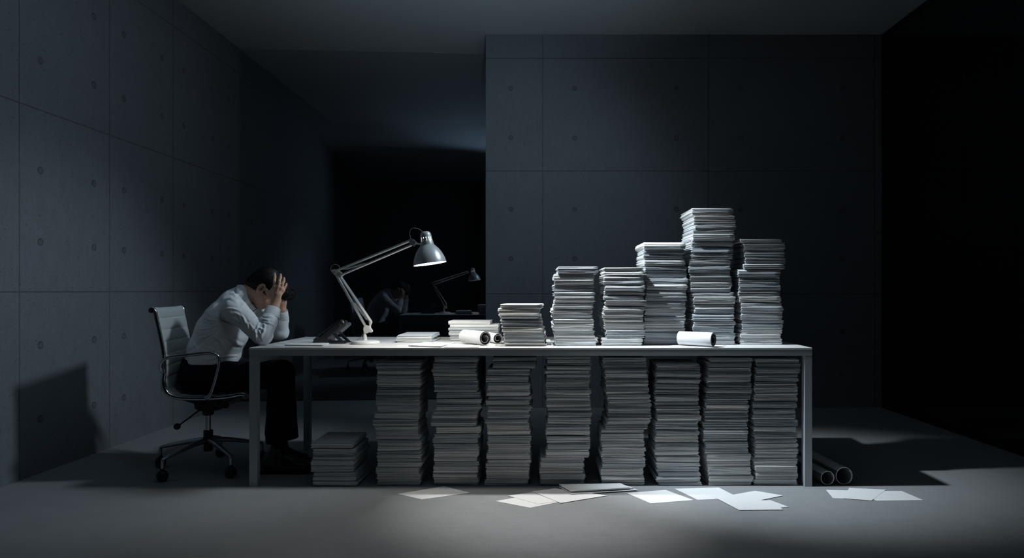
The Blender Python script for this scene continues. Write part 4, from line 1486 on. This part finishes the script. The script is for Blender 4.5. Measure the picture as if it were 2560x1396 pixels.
# cuffs
for T in (idt, mt):
    wr, e_ = T(WR), T(EL)
    ad = (wr - e_).normalized()
    a0 = wr - ad * 0.060
    a1 = wr - ad * 0.004
    t0 = Vector((0, 1, 0))
    e1 = (t0 - ad * t0.dot(ad)).normalized()
    e2 = ad.cross(e1)
    cu = MB()
    rings = []
    for (h, r0, r1) in ((0.0, 0.0455, 0.0465), (0.004, 0.0465, 0.0475), (0.03, 0.0420, 0.0430), (0.049, 0.0375, 0.0390), (0.0525, 0.0360, 0.0375), (0.0525, 0.0345, 0.0360), (0.04, 0.0335, 0.035), (0.02, 0.033, 0.034)):
        ring = []
        for k in range(40):
            an = 2 * PI * k / 40
            wv = 1 + 0.02 * math.sin(3 * an + h * 60)
            ring.append(a0 + ad * h + e1 * (r0 * 0.88 * wv * math.cos(an)) + e2 * (r1 * wv * math.sin(an)))
        rings.append(ring)
    vs = [x for r in rings for x in r]
    fs = [[i * 40 + k, i * 40 + (k + 1) % 40, (i + 1) * 40 + (k + 1) % 40, (i + 1) * 40 + k] for i in range(len(rings) - 1) for k in range(40)]
    cu.add(vs, fs)
    co_ = cu.build('cuff', 'shirt', smooth=True)
    keep(co_, man)
# collar: a standing band folded down, round the tilted neck
cm = MB()
nd = neck_dir
e1 = Vector((0, 1, 0))
e2 = nd.cross(e1).normalized()   # towards the throat or nape
if e2.z > 0:
    e2 = -e2
CB = P(628, 742, YM)
rings = []
for (h, r, fl) in ((-0.022, 0.066, 0.0), (0.000, 0.062, 0.0), (0.006, 0.061, 0.0), (0.0095, 0.0625, 0.0), (0.007, 0.0660, 0.0), (-0.012, 0.0765, 1.0), (-0.040, 0.0900, 1.0), (-0.0415, 0.0880, 1.0), (-0.012, 0.0740, 1.0), (0.004, 0.0635, 0.0)):
    ring = []
    for k in range(48):
        an = 2 * PI * k / 48          # 0 = +y, 90 deg = e2 (throat side)
        th_ = math.sin(an)
        front = max(0, th_)
        hh = h - (0.020 * front ** 3) * (1 if fl else 0.0)
        rr = r * (0.93 + 0.12 * abs(math.cos(an)))
        gap = 1.14 + 0.10 * th_
        ring.append(CB + nd * hh + e1 * (rr * math.cos(an)) + e2 * (rr * gap * math.sin(an)))
    rings.append(ring)
vs = [x for r in rings for x in r]
nR = len(rings)
fs = []
for i in range(nR):
    for k in range(48):
        if k in (11, 12):      # open at the throat
            continue
        fs.append([i * 48 + k, i * 48 + (k + 1) % 48, ((i + 1) % nR) * 48 + (k + 1) % 48, ((i + 1) % nR) * 48 + k])
cm.add(vs, fs)
keep(cm.build('collar', 'shirt', smooth=True), man)
# trousers
T_ = SDF((-2.16, 3.68, 0.08), (-1.36, 4.20, 0.70), 0.0046)
T_.cone(Vector((-1.985, YM, 0.560)), Vector((-1.968, YM, 0.625)), 0.112, 0.122, 0.02, 1.38)
for T in (idt, mirl):
    k1, k0, a0 = T(KN), T(HIP), T(Vector((-1.505, YM - 0.074, 0.20)))
    T_.cone(k0, k1, 0.098, 0.068, 0.03)
    T_.cone(k1, k1.lerp(a0, 0.5), 0.070, 0.078, 0.025)
    T_.cone(k1.lerp(a0, 0.5), a0, 0.078, 0.090, 0.01, 0.85)
T_.half((-1.48, YM, 0.188), (0.17, 0, -1), (-1.75, 3.6, 0.0), (-1.2, 4.3, 0.26))
T_.half((0, 0, 0.655), (0, 0, 1))
T_.half((0, 0, 0.470), (0, 0, -1), (-2.3, 3.6, 0.0), (-1.70, 4.3, 0.52))
T_.half((0, 0, 0.690), (0, 0, 1))
tv, tq_ = T_.mesh()
tv = smooth_verts(tv, tq_, 2, 0.5)
tn = np_normals(tv, tq_)
fn = np.array([noise.noise(Vector((x * 9, y * 12, z * 6))) * 0.005 for x, y, z in tv])
fn = np.where(tv[:, 2] < 0.49, np.where(tv[:, 0] < -1.7, 0, fn), fn)
tv = tv + tn * fn[:, None]
keep(np_obj('trousers', tv, tq_, ['trouser']), man)
blt = MB()
ring = []
for k in range(48):
    an = 2 * PI * k / 48
    ring.append(Vector((-1.965 + 0.112 * math.cos(an), YM + 0.155 * math.sin(an), 0.640)))
blt.tube(ring, 0.008, 8, closed=True, flat=1.8, up=(0, 0, 1))
keep(blt.build('belt', 'shoe', smooth=True), man)
# shoes
for s, dx in ((-1, 0.0), (1, -0.05)):
    yy = YM + s * 0.075
    Z_ = SDF((-1.68 + dx, yy - 0.09, -0.01), (-1.28 + dx, yy + 0.09, 0.20), 0.0036)
    g0 = -1.478 + dx
    Z_.cone((g0 - 0.105, yy, 0.045), (g0 - 0.01, yy, 0.045), 0.040, 0.042, 0.02, 0.9)
    Z_.cone((g0 - 0.01, yy, 0.042), (g0 + 0.095, yy, 0.036), 0.042, 0.034, 0.02, 1.15)
    Z_.cone((g0 + 0.095, yy, 0.034), (g0 + 0.128, yy, 0.030), 0.032, 0.022, 0.02, 1.3)
    Z_.cone((g0 - 0.085, yy, 0.06), (g0 - 0.045, yy, 0.135), 0.040, 0.043, 0.02)
    Z_.cone((g0 - 0.02, yy, 0.09), (g0 + 0.06, yy, 0.05), 0.032, 0.030, 0.02)
    Z_.half((0, 0, 0.012), (0, 0, -1))
    Z_.half((0, 0, 0.150), (0, 0, 1))
    zv, zq = Z_.mesh()
    zv = smooth_verts(zv, zq, 2, 0.5)
    sh_ = np_obj('shoe', zv, zq, ['shoe'], man)
    sol = MB()
    pts = [(-0.148, -0.02), (-0.14, -0.034), (-0.05, -0.038), (0.03, -0.043), (0.09, -0.046), (0.128, -0.036), (0.150, -0.012), (0.150, 0.012), (0.128, 0.036), (0.09, 0.046), (0.03, 0.040), (-0.05, 0.036), (-0.14, 0.034), (-0.148, 0.02)]
    sol.prism([(g0 + x, yy + y, 0.0006) for x, y in pts], (0, 0, 0.0125))
    keep(sol.build('shoe_sole', 'shoe', bevel=0.002), man)
    lc_ = MB()
    for i in range(4):
        x = g0 - 0.012 + i * 0.018
        z = 0.118 - i * 0.0125
        lc_.tube([(x, yy - 0.018, z - 0.004), (x + 0.004, yy, z + 0.004), (x, yy + 0.018, z - 0.004)], 0.0018, 6)
    keep(lc_.build('laces', 'shoe', smooth=True), man)
# socks
for T in (idt, mirl):
    a_ = T(AN)
    sk_ = MB().tube(spline([a_ + Vector((-0.004, 0, -0.03)), a_ + Vector((-0.002, 0, 0.03)), a_ + Vector((0.0, 0, 0.09)), a_ + Vector((0.002, 0, 0.16))], 4), [0.040 - 0.002 * math.sin(i * 0.5) for i in range(13)], 20)
    keep(sk_.build('sock', 'trouser', smooth='auto'), man)
# shirt buttons
bt = MB()
for s in (-1, 1):
    wr = idt(WR) if s < 0 else mt(WR)
    ad = (wr - (idt(EL) if s < 0 else mt(EL))).normalized()
    c = wr - ad * 0.030
    bt.lathe([(0, 0.0), (0.005, 0.0), (0.0055, 0.001), (0.0045, 0.002), (0, 0.0018)], c + Vector((0, -0.0335, 0.0)), (0, -1, 0), 14)
keep(bt.build('cuff_buttons', 'button', smooth='auto'), man)

# ------------------------------------------------------------------ light
def area(name, loc, target, size, power, col, size_y=None, spread=PI):
    l = bpy.data.lights.new(name, 'AREA')
    l.shape = 'RECTANGLE' if size_y else 'DISK'
    l.size = size
    if size_y:
        l.size_y = size_y
    l.energy = power
    l.color = col
    l.spread = spread
    o = bpy.data.objects.new(name, l)
    o.location = loc
    d_ = Vector(target) - Vector(loc)
    o.rotation_euler = d_.to_track_quat('-Z', 'Y').to_euler()
    COL.objects.link(o)
    return o


def spot(name, loc, target, power, col, ang, blend=0.5, rad=0.1):
    l = bpy.data.lights.new(name, 'SPOT')
    l.energy = power
    l.color = col
    l.spot_size = math.radians(ang)
    l.spot_blend = blend
    l.shadow_soft_size = rad
    o = bpy.data.objects.new(name, l)
    o.location = loc
    d_ = Vector(target) - Vector(loc)
    o.rotation_euler = d_.to_track_quat('-Z', 'Y').to_euler()
    COL.objects.link(o)
    return o


# ceiling spots read off the shadows, then added fill spots, all unseen
spot('ceiling_spot_floor', (-0.1, 4.02, 3.0), (0.02, 3.36, 0), 300, (1.0, 0.98, 0.95), 34, 1.0, 0.06)
spot('ceiling_spot_chair', (1.3, 3.67, 2.95), (-2.1, 3.88, 0.65), 200, (0.76, 0.89, 1.0), 46, 0.9, 0.15)
spot('fill_spot_left', (-0.55, 3.52, 2.68), (0.50, 3.72, 1.12), 480, (0.84, 0.93, 1.0), 43, 1.0, 0.04)  # added fill in mid-air, brightens the left sides of the stacks
spot('fill_uplight', (0.05, 1.4, 1.7), (-0.25, 3.2, 3.33), 190, (0.60, 0.82, 1.0), 66, 1.0, 0.15)  # added unseen fill from below, brightens the ceiling
spot('fill_spot_wall_left', (-0.3, 2.0, 2.95), (-2.88, 3.5, 2.4), 60, (0.66, 0.84, 1.0), 84, 1.0, 0.2)  # added wash to brighten the left wall, no fitting
spot('fill_spot_wall_back', (0.0, 3.4, 3.1), (-0.2, 6.0, 1.7), 52, (0.66, 0.84, 1.0), 70, 1.0, 0.2)  # made-up wash that lifts the left part of the back wall

w_ = bpy.data.worlds.new('world')
w_.use_nodes = True
w_.node_tree.nodes['Background'].inputs[0].default_value = (0.01, 0.014, 0.02, 1)
w_.node_tree.nodes['Background'].inputs[1].default_value = 0.3
scene.world = w_

scene.view_settings.view_transform = 'Standard'
scene.view_settings.look = 'None'
scene.view_settings.exposure = 0.0
scene.view_settings.gamma = 1.0
scene.view_settings.use_curve_mapping = False
scene.cycles.max_bounces = 8
scene.cycles.diffuse_bounces = 4
scene.cycles.glossy_bounces = 4
scene.cycles.transparent_max_bounces = 8
scene.cycles.sample_clamp_indirect = 3.0
scene.cycles.use_denoising = True
